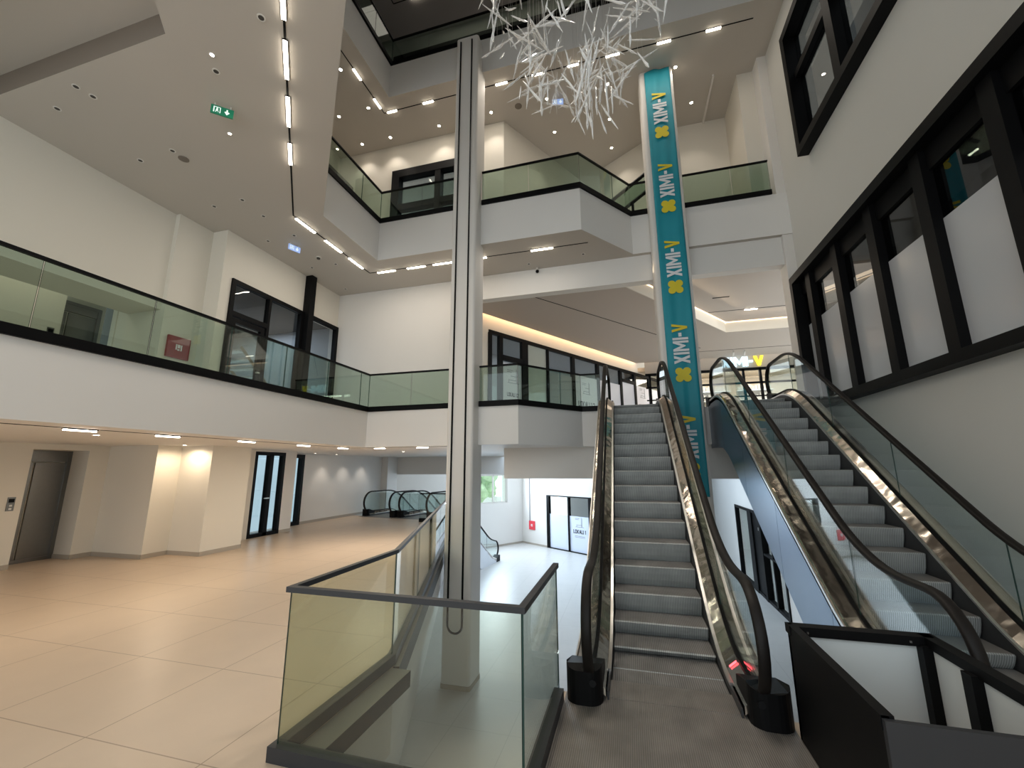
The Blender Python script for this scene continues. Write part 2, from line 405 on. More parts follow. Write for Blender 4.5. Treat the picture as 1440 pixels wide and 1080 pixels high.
# lowered ceiling with the stepped lit recess
RC = [(0.15, 11.36), (3.78, 16.6), (9.0, 16.6), (9.0, 11.36)]
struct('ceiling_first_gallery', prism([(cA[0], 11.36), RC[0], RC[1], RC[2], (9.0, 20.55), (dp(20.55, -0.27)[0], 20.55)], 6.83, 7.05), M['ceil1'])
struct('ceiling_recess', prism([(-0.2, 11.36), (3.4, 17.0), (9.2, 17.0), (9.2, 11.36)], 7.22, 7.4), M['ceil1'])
bm = bmesh.new()
rot_box(bm, RC[0], RC[1], -0.03, -0.002, 6.825, 7.215); rot_box(bm, RC[1], RC[2], -0.03, -0.002, 6.825, 7.215)
struct('trim_recess', bm, M['wallw'])
struct('wall_shop_diagonal_head', (lambda b: (rot_box(b, dp(11.2), dp(24), 0, 0.2, 6.38, 7.4), b)[1])(bmesh.new()), M['wallw'])
struct('wall_shop_diagonal_start', (lambda b: (rot_box(b, dp(11.2), dp(12.66), 0, 0.2, Z1, 6.38), b)[1])(bmesh.new()), M['wallw'])
solid(1.0, 9, 20.9, 21.1, 6.34, 7.4, 'wall_store_head', M['storehead'])
# ---- second gallery slab and its soffit
V2 = [(-6.45, 7.17), (-6.45, 9.35), (-0.80, 9.35), (0.43, 10.95), (4.03, 10.95)]
# diagonal edge of the near part
NE = [(-6.45, 7.17), (-3.06, 3.44), (1.9, -2.0), (1.9, -5)]
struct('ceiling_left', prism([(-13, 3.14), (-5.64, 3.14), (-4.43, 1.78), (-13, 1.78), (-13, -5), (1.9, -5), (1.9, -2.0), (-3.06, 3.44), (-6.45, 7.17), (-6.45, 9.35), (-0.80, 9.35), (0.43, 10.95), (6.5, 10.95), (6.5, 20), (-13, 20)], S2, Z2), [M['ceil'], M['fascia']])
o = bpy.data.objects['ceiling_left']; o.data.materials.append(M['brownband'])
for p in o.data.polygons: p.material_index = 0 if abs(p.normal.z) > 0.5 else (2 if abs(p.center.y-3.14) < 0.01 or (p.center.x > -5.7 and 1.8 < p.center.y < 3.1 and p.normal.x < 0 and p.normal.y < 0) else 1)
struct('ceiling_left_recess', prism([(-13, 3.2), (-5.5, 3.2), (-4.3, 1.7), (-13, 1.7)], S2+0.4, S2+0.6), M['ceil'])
# ---- second gallery walls
solid(-9.7, -9.5, 5, 11.35, Z2, S3, 'wall_second_gallery_left', M['wallw'])
solid(-9.7, -7.28, 11.15, 11.35, Z2, S3, 'wall_second_gallery_back', M['wallw'])
solid(-4.2, -3.30, 11.15, 11.35, Z2, S3, 'wall_second_gallery_corner', M['wallw'])
solid(-7.28, -4.2, 11.15, 11.35, 11.85, S3, 'wall_second_gallery_head', M['wallw'])
e2 = (-3.30 + D.x/D.y*8.0, 11.15+8.0)
bm = bmesh.new(); rot_box(bm, (-3.30, 11.15), e2, 0, 0.2, Z2, S3); struct('wall_second_gallery_diagonal', bm, M['wallw'])
bm = bmesh.new(); rot_box(bm, (-0.45, 14.32), (1.6, 13.0), 0, 0.2, Z2, S3); struct('wall_second_gallery_return', bm, M['wallw'])
solid(1.6, 4.6, 12.95, 13.15, Z2, S3, 'wall_second_gallery_right', M['wallw'])
solid(3.62, 4.6, 11.4, 12.95, Z2, S3, 'wall_second_gallery_side', M['wallw'])
struct('trim_ceiling_drop', box(2.95, 11.2, S3-0.06, 3.0, 12.95, S3), M['wall'])
# ---- third gallery slab
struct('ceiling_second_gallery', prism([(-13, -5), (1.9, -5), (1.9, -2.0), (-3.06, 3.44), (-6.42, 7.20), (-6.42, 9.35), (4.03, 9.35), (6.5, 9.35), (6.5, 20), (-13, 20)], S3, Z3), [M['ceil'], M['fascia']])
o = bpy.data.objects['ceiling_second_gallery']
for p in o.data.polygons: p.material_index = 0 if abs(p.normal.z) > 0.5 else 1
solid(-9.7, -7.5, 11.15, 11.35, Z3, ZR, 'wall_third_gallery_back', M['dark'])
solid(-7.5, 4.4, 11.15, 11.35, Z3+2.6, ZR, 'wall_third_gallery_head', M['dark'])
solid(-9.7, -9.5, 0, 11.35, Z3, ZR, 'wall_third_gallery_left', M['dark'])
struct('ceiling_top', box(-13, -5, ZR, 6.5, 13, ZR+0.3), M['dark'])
# ---- right wall, with its end pier
bm = bmesh.new()
bx(bm, 4.25, -5, ZL, 4.45, 11.0, 3.12); bx(bm, 4.25, -5, 6.35, 4.45, 11.0, 8.66); bx(bm, 4.25, 9.57, 8.66, 4.45, 11.0, 11.85); bx(bm, 4.25, -5, 11.85, 4.45, 11.0, ZR)
struct('wall_right', bm, M['wallr'])
struct('wall_right_pier', box(4.03, 10.98, S1, 4.45, 11.4, ZR), M['wall'])
struct('wall_back_blocker', box(-13, -5.2, 8.2, 4.6, -5.0, ZR), M['wall'])  # unseen wall behind the camera, added to cut light on the upper levels
# ---- lower hall
A0, C0 = Vector((-12.0, 17.8)), Vector((-6.57, 26.16))
wd = (Vector((-6.57, 26.16))-Vector((-7.88, 24.14))).normalized()
def ap(t): p = C0 - wd*t; return (p.x, p.y)
bm = bmesh.new()
rot_box(bm, ap(5.2), ap(0), 0, 0.25, ZL, -0.16); rot_box(bm, ap(5.2), ap(0), 0, 0.25, 1.5, S1); rot_box(bm, ap(1.22), ap(0), 0, 0.25, -0.16, 1.5); rot_box(bm, ap(9.5), ap(5.2), 0, 0.25, ZL, S1)
struct('wall_lower_hall_window', bm, M['wall'])
bd = Vector((4.2, -2.9)).normalized()
def bp(t): p = C0 + bd*t; return (p.x, p.y)
bm = bmesh.new()
rot_box(bm, bp(0), bp(2.17), 0, 0.25, ZL, S1); rot_box(bm, bp(2.17), bp(6.4), 0, 0.25, 0.31, S1); rot_box(bm, bp(6.4), bp(8.2), 0, 0.25, ZL, S1)
struct('wall_lower_hall_shop', bm, M['wall'])
bm = bmesh.new(); rot_box(bm, bp(8.2), (0.4, 27), 0, 0.25, ZL, S1); rot_box(bm, (0.4, 27), (4.6, 27), 0, 0.2, ZL, S1)
struct('wall_lower_hall_back', bm, M['wall'])
bm = bmesh.new(); bx(bm, 4.3, 20.55, ZL, 4.5, 27, S1); bx(bm, 4.3, 5, ZL, 4.5, 14.9, S1); bx(bm, 4.3, 14.9, 0.3, 4.5, 20.55, S1)
struct('wall_lower_hall_right', bm, M['wall'])
bm = bmesh.new()
rot_box(bm, bp(0), bp(2.17), -0.02, 0, ZL, ZL+0.1); rot_box(bm, ap(9.5), ap(0), -0.02, 0, ZL, ZL+0.1)
struct('baseboard_lower_hall', bm, M['base'])
struct('wall_bulkhead_near', box(-3.35, 11.3, 1.58, 4.3, 11.8, S1+0.02), M['wall'])
struct('wall_bulkhead_far', box(-10.9, 18.2, 1.6, -3.35, 18.7, S1+0.02), M['wall'])
struct('wall_bulkhead_side', box(-3.35, 11.8, 1.58, -2.85, 18.7, S1+0.02), M['wall'])
# wall under the edge of the ground slab around the void
bm = bmesh.new()
rot_box(bm, (-2.75, -2), (-2.75, 4.25), 0, 0.2, ZL, -0.3); rot_box(bm, (-2.75, 4.25), (-6.5, 14.2), 0, 0.2, ZL, -0.3)
struct('wall_under_slab', bm, M['wall'])
struct('wall_void_edge', prism([(-2.30, 2.66), (-2.30, 4.02), (-6.02, 14.15), (-6.12, 14.15), (-2.42, 4.04), (-2.42, 2.66)], -0.75, -0.3), M['fascia'])
bm = bmesh.new()
rot_box(bm, (-2.30, 2.68), (-2.30, 3.98), -0.2, 0, -0.15, -0.012)
rot_box(bm, (-2.30, 4.0), (-6.0, 14.1), -0.06, 0, -0.24, -0.012)
o = struct('trim_void_beam', bm, [M['greybeam'], M['ledge']])
for p in o.data.polygons: p.material_index = 1 if p.normal.z > 0.5 else 0
struct('wall_void_front', box(-2.3, 2.5, ZL, -0.5, 2.64, -0.3), M['wall'])

# ================================================================== COLUMNS
def round_rect(x0, y0, x1, y1, r, n=5):
    pts = []
    for cx, cy, a in ((x1-r, y1-r, 0), (x0+r, y1-r, 90), (x0+r, y0+r, 180), (x1-r, y0+r, 270)):
        for k in range(n+1):
            t = math.radians(a+90*k/n); pts.append((cx+r*math.cos(t), cy+r*math.sin(t)))
    return pts
c = struct('column', prism(round_rect(-4.05, 8.96, -3.40, 9.62, 0.07), ZL, 13.83), M['wall'])
bm = bmesh.new()
x0, x1, zb = -3.91, -3.58, -1.55
pth = [(x0, 8.95, 13.7)] + [(x0, 8.95, zb+0.17)]
rc = (x1-x0)/2; cx = (x0+x1)/2
pth += [(cx+rc*math.cos(PI+PI*k/12), 8.95, zb+0.17+rc*math.sin(PI+PI*k/12)) for k in range(1, 12)]
pth += [(x1, 8.95, zb+0.17), (x1, 8.95, 13.7)]
tube(bm, pth, 0.022, 8); obj('trim_loop', bm, M['black'], c, True)
obj('skirting', prism(round_rect(-4.06, 8.95, -3.39, 9.63, 0.07), ZL, ZL+0.09), M['base'], c)
struct('column_banner', prism(round_rect(0.90, 10.60, 1.80, 11.35, 0.09), ZL, S3), M['wall'])

# ---- banner
ban = thing('hanging_banner', 'tall teal banner with white and yellow lettering hung on the right-hand white column', 'banner', (1.378, 10.55, 1.2))
bm = bmesh.new(); nx, nz = 12, 90
gr = []
for j in range(nz+1):
    z = 11.68*j/nz; row = []
    for i in range(nx+1):
        u = i/nx; x = -0.335+0.67*u
        y = 0.012*math.sin(u*9+z*0.7)+0.008*math.sin(u*17-z*1.3)
        zz = z + (0.06*(u-0.2)+0.03*math.sin(u*5) if j == nz else 0)
        row.append(bm.verts.new((x, y, zz)))
    gr.append(row)
for j in range(nz):
    for i in range(nx): bm.faces.new((gr[j][i], gr[j][i+1], gr[j+1][i+1], gr[j+1][i]))
cl = obj('cloth', bm, M['teal'], ban, True)
md = cl.modifiers.new('thick', 'SOLIDIFY'); md.thickness = 0.006
for zc in (10.82, 8.56, 6.30, 4.04, 1.78):
    O = (0, -0.032, zc-1.2)
    bm = bmesh.new(); clover(bm, 0, 0, 0.19, O, (0, 0, 1), (-1, 0, 0), (0, 1, 0), 0.004, 0)
    obj('emblem', bm, M['yellow'], ban)
    bm = bmesh.new(); letters(bm, 'XIMI-V', 0.36, (0.18, -0.032, zc-1.2+0.27), (0, 0, 1), (-1, 0, 0), (0, 1, 0), 0.004, {5}, 0.80)
    obj('lettering', bm, [M['white'], M['yellow']], ban)

# ================================================================== ESCALATORS
SL, ZN, RUN, RISE = math.tan(math.radians(35)), 0.179, 0.3318, 0.2323
def ramp(u, w=0.55):
    return 0.0 if u < -w else (u if u > w else (u+w)**2/(4*w))
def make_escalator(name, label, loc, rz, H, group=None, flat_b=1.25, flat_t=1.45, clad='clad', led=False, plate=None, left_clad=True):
    T = thing(name, label, 'escalator', loc, rz, group)
    y0 = -ZN/SL; yt = (H-ZN)/SL
    zl = lambda y: SL*(ramp(y-y0)-ramp(y-yt))
    yb, ye = -flat_b, yt+flat_t
    ys = [yb] + [yb+(ye-yb)*i/60 for i in range(1, 60)] + [ye]
    def sweep(sec, m, nm, y_from=None, y_to=None, closed=False, smooth=False):
        bm = bmesh.new(); rows = []
        for y in ys:
            if y_from is not None and y < y_from: continue
            if y_to is not None and y > y_to: continue
            rows.append([bm.verts.new((x, y, zl(y)+dz)) for x, dz in sec])
        n = len(sec)
        for A, B in zip(rows, rows[1:]):
            for k in range(n if closed else n-1):
                bm.faces.new((A[k], A[(k+1) % n], B[(k+1) % n], B[k]))
        if closed: bm.faces.new(rows[0]); bm.faces.new(rows[-1][::-1])
        return obj(nm, bm, m, T, smooth)
    # steps
    n_top = int((yt+0.9)/RUN)
    n = -3
    while True:
        y = n*RUN
        if y > yt+0.75: break
        z = zl(y); zp = zl(y-RUN)
        bm = bmesh.new()
        h = max(z-zp, 0.0)
        prof = [(y+RUN+0.05, z), (y+0.012, z), (y, z-0.012)]
        if h > 0.03:
            prof += [(y+0.012, z-h*0.35), (y+0.035, z-h*0.7), (y+0.07, zp-0.005)]
        else:
            prof += [(y+0.005, z-0.03)]
        a = [bm.verts.new((-0.475, p[0], p[1])) for p in prof]; b = [bm.verts.new((0.475, p[0], p[1])) for p in prof]
        for k in range(len(prof)-1):
            f = bm.faces.new((a[k], b[k], b[k+1], a[k+1])); f.material_index = 0 if k == 0 else 1
        # body under the tread
        bt = [(y+RUN+0.05, z-0.05), (y+0.10, min(z-0.05, prof[-1][1]))]
        c1 = [bm.verts.new((-0.475, p[0], p[1])) for p in bt]; d1 = [bm.verts.new((0.475, p[0], p[1])) for p in bt]
        bm.faces.new((a[-1], b[-1], d1[1], c1[1])); bm.faces.new((c1[1], d1[1], d1[0], c1[0])); bm.faces.new((c1[0], d1[0], b[0], a[0]))
        bm.faces.new(a+[c1[0], c1[1]][0:2]); bm.faces.new((b+[d1[0], d1[1]])[::-1])
        obj('step', bm, [M['tread'], M['step']], T)
        n += 1
    for s in (-1, 1):
        sweep([(s*0.485, -0.30), (s*0.485, 0.07), (s*0.50, 0.07), (s*0.50, -0.30)], M['skirt'], 'skirt_panel', closed=True)
        sweep([(s*0.483, 0.065), (s*0.483, 0.09), (s*0.512, 0.09), (s*0.512, 0.065)], M['silver'], 'skirt_trim', closed=True, y_from=-1.0, y_to=ye-0.2)
        sweep([(s*0.512, 0.085), (s*0.612, 0.165), (s*0.612, 0.10), (s*0.512, 0.03)], M['steel'], 'inner_deck', closed=True)
        sweep([(s*0.606, 0.15), (s*0.606, 0.192), (s*0.652, 0.192), (s*0.652, 0.15)], M['black'], 'glass_gasket', closed=True)
        sweep([(s*0.646, 0.17), (s*0.775, 0.15), (s*0.80, 0.11), (s*0.80, 0.02), (s*0.646, 0.02)], M['steel'], 'outer_deck', closed=True)
        sweep([(s*0.797, 0.085), (s*0.797, 0.128), (s*0.812, 0.128), (s*0.812, 0.085)], M['silver'], 'deck_edge', closed=True)
        # cladding panels with seams
        cuts = [yb+0.1] + [yb+0.1+(ye-yb-0.1)*k/5 for k in range(1, 5)] + [ye]
        for a_, b_ in zip(cuts, cuts[1:]):
            bm = bmesh.new(); rows = []
            m = 14
            for k in range(m+1):
                y = a_+0.004+(b_-a_-0.008)*k/m
                zb_ = zl(y)-1.0
                rows.append([bm.verts.new((s*0.80, y, zl(y)+0.115)), bm.verts.new((s*0.80, y, zb_)), bm.verts.new((s*0.785, y, zb_)), bm.verts.new((s*0.785, y, zl(y)+0.105))])
            for A, B in zip(rows, rows[1:]):
                for k in range(4): bm.faces.new((A[k], A[(k+1) % 4], B[(k+1) % 4], B[k]))
            bm.faces.new(rows[0]); bm.faces.new(rows[-1][::-1])
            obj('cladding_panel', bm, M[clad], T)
        # handrail
        R = 0.41; hz = 0.95
        cyb, czb = yb+0.18, hz-R
        cyt, czt = ye-0.18, H+hz-R
        P = []
        for k in range(0, 15):
            t = math.radians(262-172*k/14); P.append((cyb+R*math.cos(t), czb+R*math.sin(t)))
        y = cyb+0.1
        while y < cyt-0.05:
            P.append((y, zl(y)+hz)); y += 0.12
        for k in range(0, 15):
            t = math.radians(90-172*k/14); P.append((cyt+R*math.cos(t), czt+R*math.sin(t)))
        bm = bmesh.new(); rings = []
        for i, p in enumerate(P):
            a = P[max(i-1, 0)]; b = P[min(i+1, len(P)-1)]
            t = Vector((0, b[0]-a[0], b[1]-a[1])).normalized(); nrm = Vector((0, -t.z, t.y)); xv = Vector((1, 0, 0))
            cpos = Vector((s*0.628, p[0], p[1]))
            rings.append([bm.verts.new(cpos + xv*(0.042*math.copysign(abs(math.cos(q))**0.7, math.cos(q))) + nrm*(0.026*math.copysign(abs(math.sin(q))**0.7, math.sin(q)))) for q in [k*2*PI/12 for k in range(12)]])
        for A, B in zip(rings, rings[1:]):
            for k in range(12): bm.faces.new((A[k], A[(k+1) % 12], B[(k+1) % 12], B[k]))
        bm.faces.new(rings[0]); bm.faces.new(rings[-1])
        obj('handrail', bm, M['rubber'], T, True)
        # glass panels between deck and handrail
        def top(y):
            if y < cyb: return czb+math.sqrt(max(0, (R-.02)**2-(cyb-y)**2))
            if y > cyt: return czt+math.sqrt(max(0, (R-.02)**2-(y-cyt)**2))
            return zl(y)+hz-0.02
        def bot(y):
            b0 = zl(y)+0.17
            if y < cyb: return max(b0, czb-math.sqrt(max(0, (R-.02)**2-(cyb-y)**2)))
            if y > cyt: return max(b0, czt-math.sqrt(max(0, (R-.02)**2-(y-cyt)**2)))
            return b0
        g0, g1 = cyb-R+0.03, cyt+R-0.03
        cuts = [g0] + [g0+(g1-g0)*k/5 for k in range(1, 5)] + [g1]
        for a_, b_ in zip(cuts, cuts[1:]):
            bm = bmesh.new(); rows = []
            m = 20
            for k in range(m+1):
                y = a_+0.003+(b_-a_-0.006)*k/m
                rows.append([bm.verts.new((s*0.628-0.005, y, bot(y))), bm.verts.new((s*0.628-0.005, y, top(y))), bm.verts.new((s*0.628+0.005, y, top(y))), bm.verts.new((s*0.628+0.005, y, bot(y)))])
            for A, B in zip(rows, rows[1:]):
                for k in range(4):
                    f = bm.faces.new((A[k], A[(k+1) % 4], B[(k+1) % 4], B[k])); f.material_index = 0 if k in (0, 2) else 1
            bm.faces.new(rows[0]).material_index = 1; bm.faces.new(rows[-1][::-1]).material_index = 1
            obj('glass_panel', bm, [M['glassc'], M['edge']], T)
        # newel bases, bottom and top
        for yy, zz, d in ((yb-0.14, 0, 1), (ye+0.14, H, -1)):
            a_, b_ = (0.53, 0.82); q = 0.11
            pl = []
            for k in range(7): t = math.radians(15*k); pl.append((b_-q+q*math.sin(t), q-q*math.cos(t)))
            pl = [(a_+q-q*math.sin(math.radians(15*k)), q-q*math.cos(math.radians(15*k))) for k in range(6, -1, -1)] + pl
            pl += [(b_, 0.46), (a_, 0.46)]
            bm = bmesh.new()
            hgt = lambda v: 0.25 if v < 0.2 else 0.25-0.10*(v-0.2)/0.26
            lo = [bm.verts.new((s*x, yy+d*v, zz)) for x, v in pl]; hi = [bm.verts.new((s*x, yy+d*v, zz+hgt(v)+0.03*min(1, v/0.11))) for x, v in pl]
            n_ = len(pl)
            bm.faces.new(lo); bm.faces.new(hi[::-1])
            for k in range(n_): bm.faces.new((lo[k], lo[(k+1) % n_], hi[(k+1) % n_], hi[k]))
            nb = obj('newel_base', bm, M['black'], T)
            bm = bmesh.new(); tube(bm, [(s*0.60, yy+d*0.06, zz+0.16), (s*0.60, yy-d*0.006, zz+0.175)], [0.03, 0.026], 12)
            obj('handrail_inlet', bm, M['black'], nb)
    # truss underside
    bm = bmesh.new(); rows = []
    for y in ys:
        rows.append([bm.verts.new((-0.79, y, zl(y)-0.99)), bm.verts.new((0.79, y, zl(y)-0.99)), bm.verts.new((0.79, y, zl(y)-0.95)), bm.verts.new((-0.79, y, zl(y)-0.95))])
    for A, B in zip(rows, rows[1:]):
        for k in range(4): bm.faces.new((A[k], A[(k+1) % 4], B[(k+1) % 4], B[k]))
    bm.faces.new(rows[0]); bm.faces.new(rows[-1][::-1])
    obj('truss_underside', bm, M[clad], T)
    # end closure of the truss at the upper landing
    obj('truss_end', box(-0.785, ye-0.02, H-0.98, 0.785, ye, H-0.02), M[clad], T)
    # comb plates
    for yy, zz, d in ((-0.92, 0, 1), (yt+0.72, H, -1)):
        bm = bmesh.new(); bx(bm, -0.50, min(yy-d*0.30, yy), zz-0.02, 0.50, max(yy-d*0.30, yy), zz+0.012)
        obj('comb_plate', bm, M['plate'], T)
    if plate:
        obj('landing_plate', box(plate[0], plate[1], -0.01, plate[2], -1.2, 0.008), M['plate'], T)
    obj('upper_landing_plate', box(-0.8, yt+1.02, H-0.01, 0.8, ye+0.3, H+0.008), M['plate'], T)
    if led:
        for x_, yy in ((0.565, -0.66),):
            bm = bmesh.new()
            z_ = zl(yy)+0.13
            v = [bm.verts.new(p) for p in ((x_-0.03, yy-0.008, z_-0.020), (x_+0.03, yy-0.008, z_+0.028), (x_+0.03, yy+0.008, z_+0.031), (x_-0.03, yy+0.008, z_-0.017))]
            w = [bm.verts.new(q.co+Vector((-0.004, 0, 0.007))) for q in v]
            bm.faces.new(v); bm.faces.new(w[::-1])
            for k in range(4): bm.faces.new((v[k], v[(k+1) % 4], w[(k+1) % 4], w[k]))
            obj('indicator_light', bm, M['redled'], T)
    return T
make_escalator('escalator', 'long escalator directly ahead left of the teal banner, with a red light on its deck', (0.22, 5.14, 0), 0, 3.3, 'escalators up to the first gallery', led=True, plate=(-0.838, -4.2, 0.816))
make_escalator('escalator', 'long escalator at the right along the white wall, with steel side cladding reflecting blue-grey', (2.73, 5.14, 0), 0, 3.3, 'escalators up to the first gallery')
rzf = PI-0.13
e = math.sin(0.13), math.cos(0.13)
make_escalator('escalator', 'left of the two far escalators going down at the back, by the white wall', (-9.02, 20.45, ZL), rzf, 2.6, 'far escalators down to the lower hall', flat_b=0.75, flat_t=1.75, clad='clad2')
make_escalator('escalator', 'right of the two far escalators going down at the back, by the glass corner', (-7.33, 20.25, ZL), rzf, 2.6, 'far escalators down to the lower hall', flat_b=0.75, flat_t=1.75, clad='clad2')

# ================================================================== RAILINGS
def railing(label, path, z0, seams=1.2, gm='glass', h=1.0, rail_w=0.05, rail_h=0.04, base_h=0.13, base_w=0.09, name='glass_railing', group=None, start=0.0):
    T = thing(name, label, 'railing', (path[0][0], path[0][1], z0), 0, group)
    ox, oy = path[0]
    L = [Vector((x-ox, y-oy)) for x, y in path]
    def poly(wd, za, zb, nm, m):
        # mitred strip along the path
        n = len(L); lo, hi = [], []
        for i in range(n):
            d0 = (L[i]-L[i-1]).normalized() if i > 0 else (L[1]-L[0]).normalized()
            d1 = (L[i+1]-L[i]).normalized() if i < n-1 else d0
            n0 = Vector((-d0.y, d0.x)); n1 = Vector((-d1.y, d1.x)); mm = (n0+n1).normalized()
            k = wd/2/max(0.4, mm.dot(n0))
            lo.append(L[i]+mm*k); hi.append(L[i]-mm*k)
        bm = bmesh.new()
        A = [[bm.verts.new((p.x, p.y, z)) for z in (za, zb)] for p in lo]; B = [[bm.verts.new((p.x, p.y, z)) for z in (za, zb)] for p in hi]
        for i in range(n-1):
            bm.faces.new((A[i][0], A[i+1][0], A[i+1][1], A[i][1])); bm.faces.new((B[i][0], B[i][1], B[i+1][1], B[i+1][0]))
            bm.faces.new((A[i][1], A[i+1][1], B[i+1][1], B[i][1])); bm.faces.new((A[i][0], B[i][0], B[i+1][0], A[i+1][0]))
        bm.faces.new((A[0][0], A[0][1], B[0][1], B[0][0])); bm.faces.new((A[-1][0], B[-1][0], B[-1][1], A[-1][1]))
        return obj(nm, bm, m, T)
    poly(base_w, 0, base_h, 'base_channel', M['black'])
    poly(rail_w, h-rail_h, h, 'handrail', M['black'])
    for i in range(len(L)-1):
        a, b = L[i], L[i+1]; ln = (b-a).length; d = (b-a).normalized(); nn = Vector((-d.y, d.x))*0.006
        cuts = [0.0]; t = start if (i == 0 and start) else seams
        if ln < seams*1.5: t = ln
        while t < ln-0.35: cuts.append(t); t += seams
        cuts.append(ln)
        for t0, t1 in zip(cuts, cuts[1:]):
            p = a+d*(t0+0.006); q = a+d*(t1-0.006)
            bm = bmesh.new()
            v = [bm.verts.new((w.x, w.y, z)) for w in (p+nn, q+nn, q-nn, p-nn) for z in (base_h-0.02, h-rail_h+0.005)]
            idx = ((0, 1, 3, 2), (2, 3, 5, 4), (4, 5, 7, 6), (6, 7, 1, 0), (0, 2, 4, 6), (1, 7, 5, 3))
            for k, f in enumerate(idx): bm.faces.new([v[j] for j in f]).material_index = 1 if k in (1, 3) else 0
            obj('glass_panel', bm, [M[gm], M['edge']], T)
    return T
railing('glass balustrade of the first gallery along the left side above the beige floor', [(-6.45, -3.0), (-6.45, 9.35), (-4.07, 9.37)], Z1, 1.22, start=1.0)
railing('angled glass balustrade of the first gallery between left column and first escalator', [(-3.38, 9.32), (-2.42, 9.30), (-1.12, 10.93), (-0.62, 10.93)], Z1, 1.35)
railing('short glass balustrade of the first gallery between the two escalators at their top', [(1.85, 10.93), (1.9, 10.93)][:1]+[(1.88, 10.97), (1.88, 11.6)], Z1, 1.35) if False else None
railing('glass balustrade of the second gallery in the left corner, ending at the left column', [(-6.45, 7.17), (-6.45, 9.35), (-4.07, 9.36)], Z2, 1.3, h=1.0)
railing('glass balustrade of the second gallery projecting between the two white columns', [(-3.38, 9.35), (-0.80, 9.33), (0.43, 10.93), (0.88, 10.93)], Z2, 1.28)
railing('glass balustrade of the second gallery to the right of the banner', [(1.82, 10.95), (3.92, 10.95)], Z2, 1.2)
railing('dark glass balustrade of the unlit top gallery, running on behind the chandelier', [(-3.06, 3.44), (-6.40, 7.20), (-6.40, 9.36), (4.0, 9.36)], Z3, 1.25)
# balustrade box around the opening in front of the camera
railing('near glass balustrade with charcoal top rail around the floor opening in the foreground', [(-0.66, 3.80), (-0.66, 2.60), (-2.33, 2.62), (-2.33, 4.02), (-6.0, 14.05)], 0, 1.75, gm='glassb', h=1.05, rail_w=0.046, rail_h=0.036, base_h=0.09, base_w=0.08, start=1.3)
railing('small glass balustrade bay before the right far escalator at the end of the floor opening', [(-7.34, 14.12), (-6.05, 14.12)], 0, 1.3, gm='glassc', h=1.0)
# colour of the rail in the foreground is charcoal
for o in COL.objects:
    if o.parent and o.parent.get('label', '').startswith('near glass balustrade') and o.name.split('.')[0] in ('base_channel', 'handrail'):
        o.data.materials[0] = M['char']

# ================================================================== BLACK BOX
bxo = thing('open_box', 'open-topped black box with white inner boards standing right of the first escalator', 'box', (1.04, 2.5, 0))
obj('left_panel', box(0, 0.03, 0, 0.03, 1.24, 0.74), M['black'], bxo)
obj('front_panel', box(0, 0, 0, 0.86, 0.03, 0.73), M['char'], bxo)
bm = bmesh.new(); bx(bm, 0.0, 1.20, 0, 0.80, 1.24, 0.70); obj('back_panel', bm, M['board'], bxo)
bm = bmesh.new(); bx(bm, 0.80, 0.03, 0, 0.83, 1.24, 0.70); obj('right_panel', bm, M['board'], bxo)
bm = bmesh.new(); bx(bm, -0.01, 1.16, 0.68, 0.84, 1.25, 0.74); bx(bm, 0.78, 0.0, 0.68, 0.86, 1.25, 0.74); bx(bm, -0.005, 0.03, 0.68, 0.05, 1.2, 0.742); obj('top_rim', bm, M['black'], bxo)
bm = bmesh.new(); bx(bm, 0.745, 1.13, 0.0, 0.80, 1.2, 0.69); obj('post', bm, M['black'], bxo)
bm = bmesh.new(); bx(bm, 0.745, 0.72, 0.0, 0.80, 0.80, 0.69); obj('post', bm, M['black'], bxo)
bm = bmesh.new(); bx(bm, 0.745, 0.22, 0.0, 0.80, 0.30, 0.69); obj('post', bm, M['black'], bxo)
bm = bmesh.new()
for x_ in (0.10, 0.70): cyl(bm, x_, 1.158, 0.70, 0.712, 0.008, 8)
obj('screw', bm, M['silver'], bxo)

# ================================================================== SHOP WINDOWS
def text_mesh(parent, s, h, O, U, N, m, name='lettering', center=True, sx=1.0):
    bm = bmesh.new(); L = text_len(s, h)*sx
    O = Vector(O)-(Vector(U)*L/2 if center else Vector((0, 0, 0)))
    letters(bm, s, h, O, U, (0, 0, 1), N, 0.004, None, sx)
    return obj(name, bm, m, parent)
# --- right wall, first gallery level (window_1): deep black frame, frosted lower part
W1 = group_empty('window_1', loc=(4.03, 5, 3.12))
def rel(bm, par):
    bmesh.ops.translate(bm, verts=bm.verts, vec=-Vector(par.location)); return bm
bm = bmesh.new()
bx(bm, 4.03, -2.0, 3.12, 4.36, 11.0, 3.28); bx(bm, 4.03, -2.0, 6.18, 4.36, 11.0, 6.36); bx(bm, 4.03, 10.86, 3.28, 4.36, 11.0, 6.18)
bx(bm, 4.22, -2.0, 5.86, 4.36, 10.86, 6.18)
obj('frame', rel(bm, W1), M['black'], W1)
mys = [10.30 - 1.255*k for k in range(0, 9)]
for y in mys:
    bm = bmesh.new(); bx(bm, 4.14, y-0.11, 3.28, 4.36, y+0.11, 6.18); obj('mullion', rel(bm, W1), M['black'], W1)
edges = [10.86] + mys
for i in range(len(edges)-1):
    a, b = edges[i+1]+0.11, edges[i]-(0.11 if i else 0)
    p = obj('pane', rel(box(4.27, a, 3.28, 4.282, b, 5.86), W1), M['glassd'], W1)
    obj('frosted_film', rel(box(4.262, a, 3.28, 4.266, b, 5.12), W1), M['film'], p)
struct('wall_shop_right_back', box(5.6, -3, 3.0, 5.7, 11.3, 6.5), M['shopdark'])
struct('ceiling_shop_right', box(4.45, -3, 6.36, 5.7, 11.3, 6.5), M['shopdark'])
